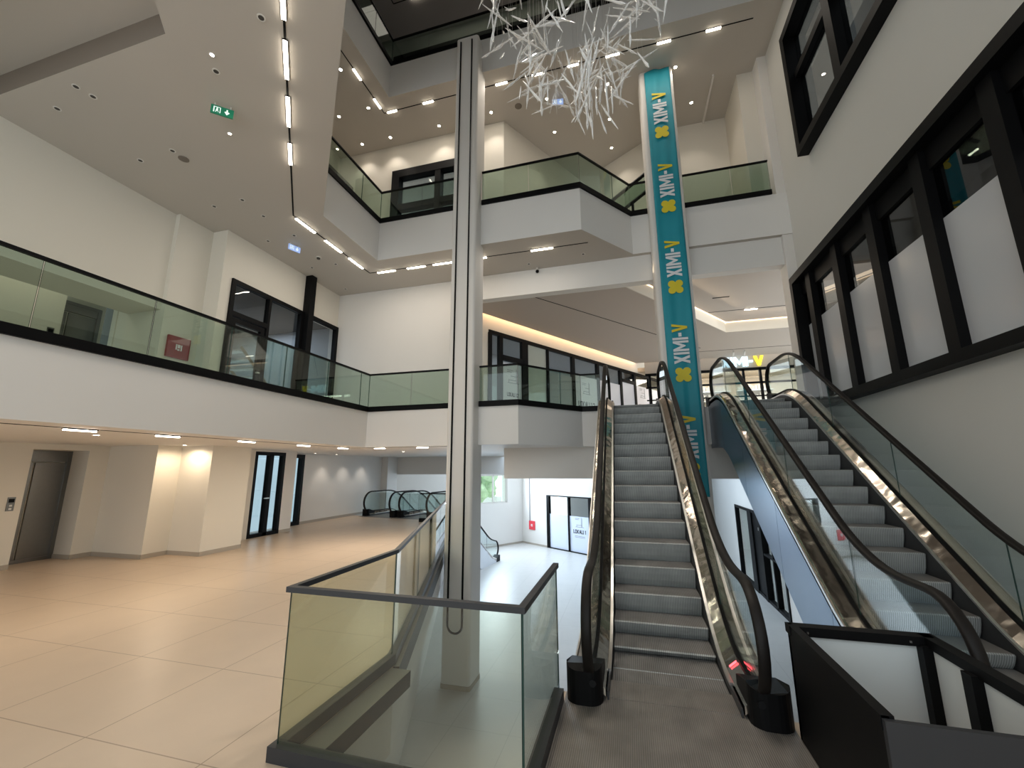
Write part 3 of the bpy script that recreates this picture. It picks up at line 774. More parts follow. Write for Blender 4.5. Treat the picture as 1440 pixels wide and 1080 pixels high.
# --- right wall, second gallery level (window_2)
W2 = group_empty('window_2', loc=(4.03, 5, 8.66))
bm = bmesh.new()
bx(bm, 4.03, -2.0, 8.66, 4.36, 9.57, 8.84); bx(bm, 4.03, -2.0, 11.66, 4.36, 9.57, 11.85); bx(bm, 4.03, 9.40, 8.84, 4.36, 9.57, 11.66)
bx(bm, 4.16, -2, 10.55, 4.36, 9.4, 10.72)
obj('frame', rel(bm, W2), M['black'], W2)
m2 = [7.75 - 1.4*k for k in range(6)]
for y in m2:
    bm = bmesh.new(); bx(bm, 4.10, y-0.12, 8.84, 4.36, y+0.12, 11.66); obj('mullion', rel(bm, W2), M['black'], W2)
ed = [9.4]+m2
for i in range(len(ed)-1):
    a, b = ed[i+1]+0.12, ed[i]-(0.12 if i else 0)
    for z0_, z1_ in ((8.84, 10.55), (10.72, 11.66)):
        obj('pane', rel(box(4.27, a, z0_, 4.282, b, z1_), W2), M['glassd'], W2)
struct('wall_upper_shop_back', box(5.6, -3, 8.5, 5.7, 10, 12), M['shopwall'])
# --- left storefront, first gallery (window_3) and the black post in it
W3 = group_empty('window_3', loc=(-9.1, 9, Z1))
bm = bmesh.new()
frame_rect(bm, 'x', 0, 7.28, 9.62, Z1, 6.42, 0.10, -9.14, -9.0)
bx(bm, -9.14, 8.38, Z1, -9.0, 8.46, 6.32); bx(bm, -9.14, 7.38, 5.50, -9.0, 8.38, 5.62)
frame_rect(bm, 'x', 0, 9.78, 11.15, Z1, 6.44, 0.10, -9.14, -9.0)
obj('frame', rel(bm, W3), M['black'], W3)
obj('pane', rel(box(-9.08, 7.38, 5.62, -9.07, 8.38, 6.32), W3), M['glasss'], W3)
obj('pane', rel(box(-9.08, 8.46, Z1, -9.07, 9.52, 6.32), W3), M['glasss'], W3)
obj('pane', rel(box(-9.08, 9.88, Z1, -9.07, 11.05, 6.34), W3), M['glasss'], W3)
bm = bmesh.new(); frame_rect(bm, 'x', 0, 7.40, 8.36, Z1, 5.48, 0.12, -9.12, -9.03)
dr = obj('door_leaf', rel(bm, W3), M['black'], W3)
obj('door_pane', rel(box(-9.08, 7.52, Z1, -9.07, 8.24, 5.36), W3), M['glasss'], dr)
obj('door_handle', rel(box(-9.03, 8.22, 4.25, -8.97, 8.30, 4.29), W3), M['silver'], dr)
struct('column_black_post', box(-9.06, 9.60, Z1, -8.82, 9.80, S2), M['black'])
struct('wall_shop_left_back', box(-13.5, 7.2, 2.9, -13.4, 11.6, 7), M['shopwall'])
struct('wall_shop_left_side', box(-13.5, 11.15, 2.9, -9.35, 11.3, 7), M['shopwall'])
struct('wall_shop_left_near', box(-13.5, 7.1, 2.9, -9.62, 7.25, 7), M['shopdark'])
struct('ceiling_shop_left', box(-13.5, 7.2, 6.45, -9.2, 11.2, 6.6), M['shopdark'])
st = thing('open_staircase', 'open-tread staircase with a light wooden edge behind the black framed shop window at left', 'staircase', (-10.6, 8.6, Z1))
for k in range(9):
    obj('tread', box(-0.5, 0.15+0.22*(8-k)-0.02, 0.20*(k+1), 0.35, 0.15+0.22*(8-k)+0.24, 0.20*(k+1)+0.04), M['louver'], st)
bm = bmesh.new(); tube(bm, [(0.38, 2.23, 0.04), (0.38, 0.15, 1.92)], 0.05, 4); obj('stringer', bm, M['wood'], st)
bm = bmesh.new(); tube(bm, [(-0.52, 2.23, 0.04), (-0.52, 0.15, 1.92)], 0.05, 4); obj('stringer', bm, M['wood'], st)

# --- diagonal shopfront, first gallery (window_4)
W4 = group_empty('window_4', loc=(*dp(17), Z1))
ms = [12.69, 13.12, 14.13, 15.22, 16.57, 18.07, 19.66, 20.75, 22.0, 23.4]
def dbox(bm, ya, yb, o0, o1, z0, z1): rot_box(bm, dp(ya), dp(yb), o0, o1, z0, z1)
bm = bmesh.new()
dbox(bm, 12.64, 23.5, -0.03, 0.1, 6.30, 6.42); dbox(bm, 12.64, 23.5, -0.03, 0.1, Z1, Z1+0.08)
dbox(bm, 13.12, 14.13, -0.03, 0.08, 5.48, 5.66); dbox(bm, 19.66, 20.75, -0.03, 0.08, 5.80, 5.95)
obj('frame', rel(bm, W4), M['black'], W4)
for i, y in enumerate(ms):
    bm = bmesh.new(); w_ = 0.13 if i in (2,) else (0.035 if i in (3,) else 0.07)
    dbox(bm, y-w_, y+w_, -0.03, 0.1, Z1, 6.32); obj('mullion', rel(bm, W4), M['black'], W4)
for i in range(len(ms)-1):
    bm = bmesh.new(); dbox(bm, ms[i]+0.05, ms[i+1]-0.05, 0.03, 0.045, Z1+0.08, 6.30)
    p = obj('pane', rel(bm, W4), M['glassw'], W4)
    bm = bmesh.new()
    if i == 2: dbox(bm, ms[i]+0.1, ms[i+1]-0.05, 0.048, 0.055, Z1+0.08, 6.30); obj('blind', rel(bm, W4), M['wallw'], p)
    elif i != 0:
        top = {1: 5.42, 3: 5.45, 4: 5.60, 5: 5.62, 6: 5.80, 7: 5.80, 8: 5.8}[i]
        dbox(bm, ms[i]+0.06, ms[i+1]-0.06, 0.02, 0.028, Z1+0.08, top)
        f = obj('frosted_film', rel(bm, W4), M['filmg'] if i == 3 else M['filmw'], p)
        if i in (1, 4, 7):
            mid = (ms[i]+ms[i+1])/2; c_ = Vector((*dp(mid, 0.015), 0)) - W4.location
            U = (D.x, D.y, 0); N = (DN.x, DN.y, 0)
            tz = {1: 4.26, 4: 4.30, 7: 4.7}[i]; th = {1: 0.14, 4: 0.24, 7: 0.2}[i]
            text_mesh(f, 'LOKALI 1.2' if i == 4 else 'LOKALI 1.2', th, (c_.x, c_.y, tz-Z1), U, N, M['ink'], sx=0.85 if i == 4 else 0.7)
            bm = bmesh.new()
            zc = {1: 4.95, 4: 5.08, 7: 5.45}[i]-Z1
            for (u0, u1, v) in ((-.28, .0, .22), (-.28, -.05, .16), (-.20, .16, -.12), (-.26, .28, -.22), (-.1, .2, .02)):
                extrude2d(bm, [(u0, v), (u1, v), (u1, v+.018), (u0, v+.018)], (c_.x, c_.y, zc), U, (0, 0, 1), N, .004)
            for (u, v0, v1) in ((.16, -.2, .30), (.20, -.2, .26), (-.2, -.22, -.1)):
                extrude2d(bm, [(u, v0), (u+.018, v0), (u+.018, v1), (u, v1)], (c_.x, c_.y, zc), U, (0, 0, 1), N, .004)
            obj('drawing', bm, M['inkg'], f)
bm = bmesh.new(); rot_box(bm, dp(12.0, 2.4), dp(24, 2.4), 0, 0.1, Z1, 6.5); struct('wall_diagonal_shop_back', bm, M['shopwall'])
bm = bmesh.new(); rot_box(bm, dp(12.0, 0.2), dp(24, 0.2), 0, 2.3, 6.5, 6.6); struct('ceiling_diagonal_shop', bm, M['shopwall'])
# --- bright store at the far end (window_5)
W5 = group_empty('window_5', loc=(5, 20.9, Z1))
bm = bmesh.new(); bx(bm, 1.0, 20.86, 6.22, 9, 20.98, 6.34); bx(bm, 1.0, 20.86, 5.60, 9, 20.96, 5.68); bx(bm, 1.0, 20.86, 5.0, 9, 20.96, 5.05)
for x_ in (1.2, 3.3, 5.30, 6.0, 7.6): bx(bm, x_-.05, 20.86, Z1, x_+.05, 20.98, 6.3)
obj('frame', rel(bm, W5), M['black'], W5)
for a, b in ((1.25, 3.25), (3.35, 5.25), (5.35, 5.95), (6.05, 7.55)):
    obj('pane', rel(box(a, 20.91, Z1, b, 20.922, 6.22), W5), M['glassw'], W5)
struct('wall_store_back', box(0, 23.6, Z1, 10, 23.8, 6.7), M['shopwarm'])
struct('ceiling_store', box(0, 21.05, 6.5, 10, 23.8, 6.7), M['shopwarm'])
sg = thing('illuminated_sign', 'glowing white and yellow letter sign above the bright store at the far end', 'sign', (4.42, 20.78, 6.40))
bm = bmesh.new(); letters(bm, 'XIMI-', 0.46, (0, 0, 0), (1, 0, 0), (0, 0, 1), (0, 1, 0), 0.08, None, 1.05); obj('white_letters', bm, M['signw'], sg)
bm = bmesh.new(); letters(bm, 'V', 0.46, (text_len('XIMI-', .46)*1.05, 0, 0), (1, 0, 0), (0, 0, 1), (0, 1, 0), 0.08, None, 1.2); obj('yellow_letter', bm, M['signy'], sg)
for i, (x_, lb) in enumerate(((4.3, 'left of the two shelf units with goods inside the bright store'), (6.2, 'right of the two shelf units with goods inside the bright store'))):
    s_ = thing('shelf_unit', lb, 'shelf', (x_, 22.6, Z1))
    obj('back_panel', box(-0.8, 0.3, 0, 0.8, 0.34, 2.4), M['shopwarm'], s_)
    for k in range(5): obj('shelf', box(-0.8, 0, 0.35+0.48*k, 0.8, 0.3, 0.38+0.48*k), M['louver'], s_)
    bm = bmesh.new()
    for k in range(5):
        x = -0.75
        while x < 0.7:
            w_ = random.uniform(.06, .16); bx(bm, x, 0.05, 0.38+0.48*k, x+w_*.85, 0.25, 0.38+0.48*k+random.uniform(.12, .34)); x += w_
    g = obj('goods', bm, M['blind'], s_); g['kind'] = 'stuff'

# --- second gallery black shop window (window_6), third gallery band (window_7)
W6 = group_empty('window_6', loc=(-6, 11.15, Z2))
bm = bmesh.new(); frame_rect(bm, 'y', 0, -7.25, -4.2, Z2, 11.84, 0.28, 11.02, 11.3)
bx(bm, -5.65, 11.04, Z2, -5.45, 11.3, 11.6); bx(bm, -7.0, 11.06, 10.35, -4.4, 11.3, 10.55)
obj('frame', rel(bm, W6), M['black'], W6)
for a, b in ((-6.97, -5.65), (-5.45, -4.48)):
    for z0_, z1_ in ((Z2+.28, 10.35), (10.55, 11.56)): obj('pane', rel(box(a, 11.2, z0_, b, 11.21, z1_), W6), M['glasss'], W6)
struct('wall_second_shop_back', box(-8, 13.5, Z2, -3.5, 13.6, 12), M['shopwall'])
W7 = group_empty('window_7', loc=(-2, 11.15, Z3))
bm = bmesh.new(); frame_rect(bm, 'y', 0, -7.5, 4.4, Z3, Z3+2.6, 0.2, 11.05, 11.25)
for x_ in (-5.5, -3.5, -1.5, .5, 2.5): bx(bm, x_-.06, 11.07, Z3, x_+.06, 11.25, Z3+2.5)
obj('frame', rel(bm, W7), M['black'], W7)
obj('pane', rel(box(-7.3, 11.15, Z3+.2, 4.2, 11.16, Z3+2.4), W7), M['glassd'], W7)
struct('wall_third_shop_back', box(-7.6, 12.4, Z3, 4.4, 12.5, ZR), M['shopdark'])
# bench-like box behind the second gallery glass
tag(obj('bench', box(-0.28, -1.0, 0, 0.28, 1.0, 0.47), M['bench']), 'dark grey bench standing behind the second gallery glass at the upper left', 'bench')
bpy.data.objects['bench'].location = (-6.92, 7.35, Z2+0.003)
# handrails of the upper escalator seen behind the second gallery glass
ue = thing('stair_balustrade', 'slanting black balustrade behind the second gallery glass just left of the banner column', 'balustrade', (0.0, 11.55, Z2))
for nm, zo in (('top_rail', 1.0), ('bottom_rail', 0.42)):
    bm = bmesh.new(); tube(bm, [(-0.15, 0, zo-0.08), (1.6, 0, zo+1.15)], 0.06, 4); obj(nm, bm, M['black'], ue)
bm = bmesh.new()
v = [bm.verts.new(p) for p in ((-0.1, -0.005, 0.38), (1.55, -0.005, 1.54), (1.55, -0.005, 2.1), (-0.1, -0.005, 0.95))]; w = [bm.verts.new(q.co+Vector((0, .01, 0))) for q in v]
bm.faces.new(v); bm.faces.new(w[::-1])
for k in range(4): bm.faces.new((v[k], v[(k+1) % 4], w[(k+1) % 4], w[k]))
obj('glass_panel', bm, M['glass'], ue)
obj('post', box(0.50, -0.04, 0.0, 0.57, 0.04, 0.85), M['black'], ue)
bm = bmesh.new(); tube(bm, [(-0.1, 0, 0.74), (0.55, 0, 0.28)], 0.025, 4); obj('light_strip', bm, M['led'], ue)

# --- lower hall: daylight window (window_8), shop (window_9), right shop (window_10)
W8 = group_empty('window_8', loc=(*ap(2.5), -0.16))
bm = bmesh.new()
for t in (1.22, 2.25, 3.3, 4.3, 5.2): rot_box(bm, ap(t+.04), ap(t-.04), 0.10, 0.18, -0.16, 1.5)
rot_box(bm, ap(5.2), ap(1.22), 0.10, 0.18, -0.16, -0.08); rot_box(bm, ap(5.2), ap(1.22), 0.10, 0.18, 1.42, 1.5)
obj('frame', rel(bm, W8), M['plaster'], W8)
for a, b in ((2.21, 1.26), (3.26, 2.29), (4.26, 3.34), (5.16, 4.34)):
    bm = bmesh.new(); rot_box(bm, ap(a), ap(b), 0.13, 0.14, -0.08, 1.42); obj('pane', rel(bm, W8), M['glassw'], W8)
W9 = group_empty('window_9', loc=(*bp(4), ZL))
bm = bmesh.new()
for t, w_ in ((2.25, .10), (3.85, .045), (5.35, .06), (6.36, .05)): rot_box(bm, bp(t-w_), bp(t+w_), -0.02, 0.16, ZL, 0.31)
rot_box(bm, bp(2.17), bp(6.4), -0.02, 0.16, 0.25, 0.32); rot_box(bm, bp(2.17), bp(6.4), -0.02, 0.16, ZL, ZL+.05)
obj('frame', rel(bm, W9), M['black'], W9)
for a, b, tx in ((2.35, 3.81, None), (3.89, 5.29, 'LOKALI 1'), (5.41, 6.3, None)):
    bm = bmesh.new(); rot_box(bm, bp(a), bp(b), 0.06, 0.07, ZL+.05, 0.25); p = obj('pane', rel(bm, W9), M['glassw'], W9)
    bm = bmesh.new(); rot_box(bm, bp(a), bp(b), 0.05, 0.056, ZL+.05, -0.72); f = obj('frosted_film', rel(bm, W9), M['filml'], p)
    if tx:
        c_ = Vector((*bp((a+b)/2), 0)) - W9.location; bn = Vector((-bd.y, bd.x, 0)); c_ += bn*0.045
        U = (bd.x, bd.y, 0); N = tuple(bn)
        text_mesh(f, tx, 0.20, (c_.x, c_.y, 1.0), U, N, M['ink'], sx=0.95)
        bm = bmesh.new()
        for (u0, u1, v) in ((-.3, .0, .22), (-.3, -.05, .16), (-.22, .16, -.12), (-.28, .3, -.22), (-.35, .35, -.75), (-.35, .35, -.69)):
            extrude2d(bm, [(u0, v), (u1, v), (u1, v+.02), (u0, v+.02)], (c_.x, c_.y, 1.55), U, (0, 0, 1), N, .004)
        for (u, v0, v1) in ((.12, -.2, .30), (.17, -.2, .26), (-.2, -.22, -.1)):
            extrude2d(bm, [(u, v0), (u+.02, v0), (u+.02, v1), (u, v1)], (c_.x, c_.y, 1.55), U, (0, 0, 1), N, .004)
        obj('drawing', bm, M['inkg'], f)
bm = bmesh.new(); rot_box(bm, bp(1.5), bp(7.5), 2.5, 2.6, ZL, 1); struct('wall_lower_shop_back', bm, M['shopwall'])
W10 = group_empty('window_10', loc=(4.3, 18, ZL))
bm = bmesh.new(); frame_rect(bm, 'x', 0, 14.9, 20.55, ZL, 0.3, 0.10, 4.26, 4.42)
bx(bm, 4.24, 18.0, ZL, 4.44, 18.5, .25); bx(bm, 4.24, 16.9, ZL, 4.44, 17.1, .25); bx(bm, 4.26, 15.9, ZL, 4.42, 16.0, .25); bx(bm, 4.26, 14.9, -1.1, 4.42, 16.9, -1.04)
obj('frame', rel(bm, W10), M['black'], W10)
for a, b in ((18.5, 20.45), (15.0, 15.9), (16.0, 16.9)):
    p = obj('pane', rel(box(4.34, a, ZL+.1, 4.35, b, .2), W10), M['glassw'], W10)
    obj('blind', rel(box(4.44, a, ZL+.1, 4.46, b, .2), W10), M['blind'], p)
bm = bmesh.new(); bx(bm, 4.30, 17.1, ZL, 4.36, 18.0, .2); d_ = obj('door_leaf', rel(bm, W10), M['black'], W10)
obj('door_lock', rel(box(4.27, 17.2, -0.35, 4.30, 17.3, -0.25), W10), M['silver'], d_)

# --- outside the lower-hall window
tr = thing('tree', 'pale green tree seen outside the window of the lower hall', 'tree', (-10.6, 29.3, -2.6))
bm = bmesh.new(); tube(bm, [(0, 0, 0), (0.1, 0, 1.2), (0.05, 0.1, 2.4)], [0.16, 0.12, 0.06], 8); obj('trunk', bm, M['wood'], tr)
bm = bmesh.new()
for k in range(26):
    a, b, r = random.uniform(0, 2*PI), random.uniform(-1, 1), random.uniform(.35, .7)
    c_ = Vector((0.9*math.cos(a), 0.9*math.sin(a), 3.6+b*1.0))
    mm = Matrix.Translation(c_) @ Matrix.Scale(r, 4)
    bmesh.ops.create_icosphere(bm, subdivisions=2, radius=1.0, matrix=mm)
for v in bm.verts: v.co += Vector((random.uniform(-.09, .09), random.uniform(-.09, .09), random.uniform(-.09, .09)))
obj('foliage', bm, M['leaf'], tr)
bu = thing('exterior_building', 'white louvred building outside the window of the lower hall', 'building', (-8.3, 31.5, -3))
obj('wall', box(-1.2, 0, 0, 1.6, 1.2, 7), M['louver'], bu)
tag(obj('boundary_wall', box(-15, 31.5, -3, -9.6, 31.7, -0.25), M['louver']), 'white boundary wall outside below the tree', 'wall')
bm = bmesh.new()
for k in range(20): bx(bm, -0.95, -0.06, 2.6+0.17*k, 1.3, 0, 2.64+0.17*k)
obj('louvres', bm, M['plaster'], bu)

# ================================================================== DOORS
def lift(nm, x, y0_, y1_, z, h):
    d = group_empty(nm, loc=(x, (y0_+y1_)/2, z))
    bm = bmesh.new(); frame_rect(bm, 'x', 0, y0_, y1_, z-.0, z+h, 0.07, x-0.06, x+0.03); bx(bm, x-.05, y0_+.07, z+h-.24, x+.015, y1_-.07, z+h-.07)
    obj('frame', rel(bm, d), M['lift'], d)
    mid = y0_+(y1_-y0_)*0.40
    obj('backing', rel(box(x-.07, y0_+.05, z, x-.05, y1_-.05, z+h-.2), d), M['black'], d)
    obj('door_panel', rel(box(x-.04, y0_+.07, z, x-.01, mid-.014, z+h-.26), d), M['lift'], d)
    obj('door_panel', rel(box(x-.04, mid+.014, z, x-.0, y1_-.07, z+h-.26), d), M['lift'], d)
lift('door_1', -12.16, 5.60, 6.58, 0, 2.28)
lift('door_2', -12.16, 5.60, 6.60, Z1, 2.36)
for (y, z, lb) in ((5.49, 1.22, 'steel lift call panel on the wall beside the ground floor lift'), (5.50, Z1+1.38, 'steel lift call panel behind glass beside the first gallery lift')):
    t = thing('lift_call_switch', lb, 'panel', (-11.6, y, z), 0, 'lift call panels')
    obj('plate', box(0, -0.055, -0.13, 0.012, 0.055, 0.13), M['lift'], t)
    obj('display', box(0.012, -0.04, 0.03, 0.016, 0.04, 0.10), M['black'], t)
    for zz in (-0.03, -0.09):
        bm = bmesh.new(); bx(bm, 0.012, -0.02, zz-.018, 0.02, 0.02, zz+.018); obj('button', bm, M['silver'], t)
# glazed doors to the outside on the left
D3 = group_empty('door_3', loc=(-10.25, 10.1, 0))
bm = bmesh.new(); frame_rect(bm, 'x', 0, 9.58, 10.68, 0, 2.36, 0.10, -10.30, -10.15); bx(bm, -10.30, 10.10, 0, -10.15, 10.24, 2.3)
obj('frame', rel(bm, D3), M['black'], D3)
obj('pane', rel(box(-10.23, 9.66, .08, -10.22, 10.10, 2.28), D3), M['glasso'], D3); obj('pane', rel(box(-10.23, 10.24, .08, -10.22, 10.6, 2.28), D3), M['glasso'], D3)
obj('door_handle', rel(box(-10.15, 10.02, 1.03, -10.09, 10.16, 1.06), D3), M['silver'], D3)
D4 = group_empty('door_4', loc=(-11.1, 12, 0))
bm = bmesh.new(); frame_rect(bm, 'x', 0, 11.75, 12.45, 0, 2.36, 0.12, -11.18, -11.0)
obj('frame', rel(bm, D4), M['black'], D4); obj('pane', rel(box(-11.10, 11.87, .1, -11.09, 12.33, 2.26), D4), M['glasso'], D4)

# ================================================================== LIGHT FITTINGS
def seg_light(p, q, z, label, group, w=0.055):
    z -= 0.003
    p, q = Vector(p), Vector(q); c = (p+q)/2; d = (q-p); L = d.length
    t = thing('ceiling_light', label, 'light', (c.x, c.y, z), math.atan2(d.y, d.x), group)
    obj('diffuser', box(-L/2, -w/2, -0.028, L/2, w/2, -0.004), M['led'], t)
    obj('housing', box(-L/2-.01, -w/2-.008, -0.01, L/2+.01, w/2+.008, 0.0), M['black'], t)
def track(pts, z, label, group='recessed black light tracks', w=0.03):
    t = thing('light_track', label, 'track', (*pts[0], z), 0, group)
    bm = bmesh.new(); o = Vector(pts[0])
    for a, b in zip(pts, pts[1:]): rot_box(bm, Vector(a)-o, Vector(b)-o, -w/2, w/2, -0.006, 0.0)
    obj('channel', bm, M['black'], t)
nth = ['first', 'second', 'third', 'fourth', 'fifth', 'sixth', 'seventh', 'eighth', 'ninth', 'tenth']
track([(-1.6, 0.72), (-7.10, 6.97), (-7.10, 9.96), (-0.70, 10.0)], S2-0.0005, 'black light track following the edge of the first gallery ceiling at left')
dg = [((-2.4, 1.63), (-3.2, 2.54)), ((-3.45, 2.82), (-3.96, 3.40)), ((-4.16, 3.63), (-4.57, 4.10)), ((-4.80, 4.36), (-5.22, 4.83)), ((-5.50, 5.15), (-5.88, 5.58))]
for i, (a, b) in enumerate(dg[1:]): seg_light(a, b, S2-.006, f'{nth[i]} lit bar from the top in the slanting light track on the left ceiling', 'lit bars of the slanting track')
for i, (a, b) in enumerate(((7.05, 7.67), (8.03, 8.66), (8.98, 9.60))): seg_light((-7.10, a), (-7.10, b), S2-.006, f'{nth[i]} lit bar after the bend in the light track over the left gallery', 'lit bars along the left gallery')
for i, (a, b) in enumerate(((-6.84, -6.26), (-5.87, -5.30), (-5.05, -4.47), (-3.95, -3.45), (-2.2, -1.61))): seg_light((a, 9.97), (b, 9.97), S2-.006, f'{nth[i]} lit bar from the left in the light track under the second gallery edge', 'lit bars under the second gallery edge')
track([(-6.87, 6.9), (-6.87, 9.82), (3.66, 9.80)], S3-0.0005, 'black light track on the second gallery ceiling running behind the chandelier')
for i, (a, b) in enumerate(((8.24, 8.60), (9.25, 9.61))): seg_light((-6.87, a), (-6.87, b), S3-.006, f'{nth[i]} lit bar in the receding left run of the second gallery light track', 'lit bars of the second gallery left run')
for i, (a, b) in enumerate(((-6.75, -6.42), (-5.51, -5.16), (-3.15, -2.80), (-2.06, -1.75), (-1.03, -.72), (.02, .38), (1.36, 1.70), (2.56, 2.91))): seg_light((a, 9.81), (b, 9.81), S3-.006, f'{nth[i]} lit bar from the left in the long second gallery light track', 'lit bars of the long second gallery track')
track([(-6.85, 8.6), (-6.85, 9.9), (-4.5, 9.9)], ZR-0.0005, 'black light track on the dark top gallery ceiling')
seg_light((-6.2, 9.9), (-5.8, 9.9), ZR-.006, 'single lit bar on the dark ceiling of the top gallery', 'lit bar of the top gallery')
track([(-7.03, -3), (-7.03, 9.6), (-4.2, 9.6)], S1-0.0005, 'black light track on the low ceiling under the first gallery')
for i, y in enumerate((3.84, 4.96, 6.40, 7.88, 9.24)): seg_light((-7.03, y-.17), (-7.03, y+.17), S1-.006, f'{nth[i]} lit bar from the near end under the first gallery on the left', 'lit bars under the first gallery')
for i, (a, b) in enumerate(((-6.34, -6.05), (-5.13, -4.83))): seg_light((a, 9.6), (b, 9.6), S1-.006, f'{nth[i]} lit bar left of the column on the low ceiling facing the camera', 'lit bars under the gallery front edge')
track([(-2.4, 11.4), (3.2, 18.6)], 6.83-0.0005, 'thin black slot running across the taupe ceiling of the first gallery')
track([(2.9, 13.95), (3.4, 13.95)], 7.22-.0005, 'short dark slot in the taupe ceiling right of the banner', w=0.07)
track([(3.0, 15.3), (8.0, 15.3)], 7.22-.0005, 'thin black slot with a lit bar in the ceiling recess right of the banner')
track([(2.2, 19.2), (8.5, 19.2)], 6.83-.0005, 'thin black slot in the ceiling just before the lit store sign')
seg_light((4.15, 15.3), (4.55, 15.3), 7.214, 'single lit bar on the recessed ceiling right of the banner', 'lit bar of the recess')

def downlight(loc, label, group, lit=True, r=0.042):
    t = thing('downlight', label, 'light', loc, 0, group)
    bm = bmesh.new(); seg = 20
    for (ra, rb, za, zb) in ((r*1.45, r, -0.008, -0.008),):
        A = [bm.verts.new((ra*math.cos(k*2*PI/seg), ra*math.sin(k*2*PI/seg), za)) for k in range(seg)]
        B = [bm.verts.new((rb*math.cos(k*2*PI/seg), rb*math.sin(k*2*PI/seg), zb)) for k in range(seg)]
        C = [bm.verts.new((ra*math.cos(k*2*PI/seg), ra*math.sin(k*2*PI/seg), 0)) for k in range(seg)]
        for k in range(seg):
            bm.faces.new((A[k], A[(k+1) % seg], B[(k+1) % seg], B[k])); bm.faces.new((A[k], C[k], C[(k+1) % seg], A[(k+1) % seg]))
    obj('trim_ring', bm, M['plaster'], t)
    bm = bmesh.new(); cyl(bm, 0, 0, -0.006, -0.001, r, 16); obj('lens', bm, M['bulb'] if lit else M['devd'], t)
    return t
sp2 = [(-7.24, 8.18, 'lit downlight highest up in the left corner of the second gallery ceiling'), (-8.34, 9.54, 'lit downlight at the far left of the second gallery ceiling, nearest the glass'), (-7.24, 9.51, 'lit downlight just left of the bend of the second gallery light track'),
 (-8.33, 10.75, 'leftmost lit downlight washing the second gallery back wall'), (-7.22, 10.75, 'lit downlight over the left edge of the black second gallery shop window'), (-5.41, 10.75, 'lit downlight over the black second gallery shop window next to the left column'),
 (-3.59, 10.71, 'lit downlight just right of the left column on the second gallery ceiling'), (-1.79, 10.70, 'lit downlight beside the blue exit sign under the chandelier'), (-1.78, 12.04, 'lit downlight below and right of the blue exit sign'),
 (.03, 12.0, 'lit downlight in the middle of the column of three left of the banner'), (.04, 13.29, 'lowest lit downlight left of the banner'), (.03, 10.69, 'lit downlight among the lower chandelier rods left of the banner'),
 (1.90, 10.67, 'lit downlight just above the top right corner of the banner'), (2.50, 12.05, 'lit downlight right of the banner top')]
for x, y, lb in sp2: downlight((x, y, S3), lb, 'lit downlights of the second gallery')
for (x, y, lb, lit) in ((-5.31, 3.53, 'lit round downlight above the green exit sign', True), (-6.34, 4.70, 'lit small downlight below the green exit sign', True)):
    downlight((x, y, S2), lb, 'lit downlights of the left ceiling', lit, 0.026)
ul = [(-7.76, 3.36), (-7.72, 3.55), (-8.54, 3.55), (-7.70, 4.73), (-8.53, 4.75), (-7.72, 6.20), (-8.51, 6.21), (-7.77, 6.80), (-4.24, 3.32), (-8.54, 7.69), (-7.71, 7.66), (-2.43, 10.7), (-0.88, 10.56), (-5.49, 3.74), (-8.5, 9.2), (-7.7, 9.2), (-8.5, 10.7)]
for x, y in ul: downlight((x, y, S2), 'small unlit recessed spot in the ceiling over the first gallery', 'unlit recessed spots of the first gallery ceiling', False, 0.035)
for x, y, lb in ((-8.05, 4.61, 'small lit spot in front of the lift under the first gallery'), (-9.55, 7.12, 'lit spot washing the stepped wall corner under the first gallery'), (-10.35, 12.15, 'leftmost lit spot near the back wall under the first gallery'), (-6.98, 12.15, 'lit spot near the column under the first gallery'), (-10.45, 13.4, 'lit spot washing the back left wall before the far escalators')):
    downlight((x, y, S1), lb, 'lit spots under the first gallery')

# speakers, detectors, exit signs, hydrants
def disc(name, loc, r, label, cat, m, group=None, h=0.012):
    bm = bmesh.new(); cyl(bm, 0, 0, -h, 0, r, 24); o = obj(name, bm, m); o.location = loc; return tag(o, label, cat, group)
disc('ceiling_speaker', (-7.71, 4.94, S2), 0.085, 'round brown speaker grille in the left ceiling', 'speaker', M['speaker'])
disc('ceiling_speaker', (-2.70, 10.72, S3), 0.11, 'round dark speaker grille in the second gallery ceiling below the chandelier', 'speaker', M['speaker'])
sd = thing('smoke_detector', 'round white detector on the beige ceiling right of the black post', 'detector', (-7.9, 8.75, S2))
bm = bmesh.new(); cyl(bm, 0, 0, -0.02, 0, 0.07, 16); obj('base', bm, M['plaster'], sd)
bm = bmesh.new(); cyl(bm, 0, 0, -0.05, -0.02, 0.045, 16); obj('sensor', bm, M['devd'], sd)
cmr = thing('dome_camera', 'small black dome camera hanging in front of the white beam', 'camera', (-2.25, 11.0, S2-0.02))
bm = bmesh.new(); cyl(bm, 0, 0, -0.06, 0.02, 0.035, 14); obj('mount', bm, M['plaster'], cmr)
bm = bmesh.new(); bmesh.ops.create_uvsphere(bm, u_segments=14, v_segments=8, radius=0.05, matrix=Matrix.Translation((0, 0, -0.09))); obj('dome', bm, M['black'], cmr, True)
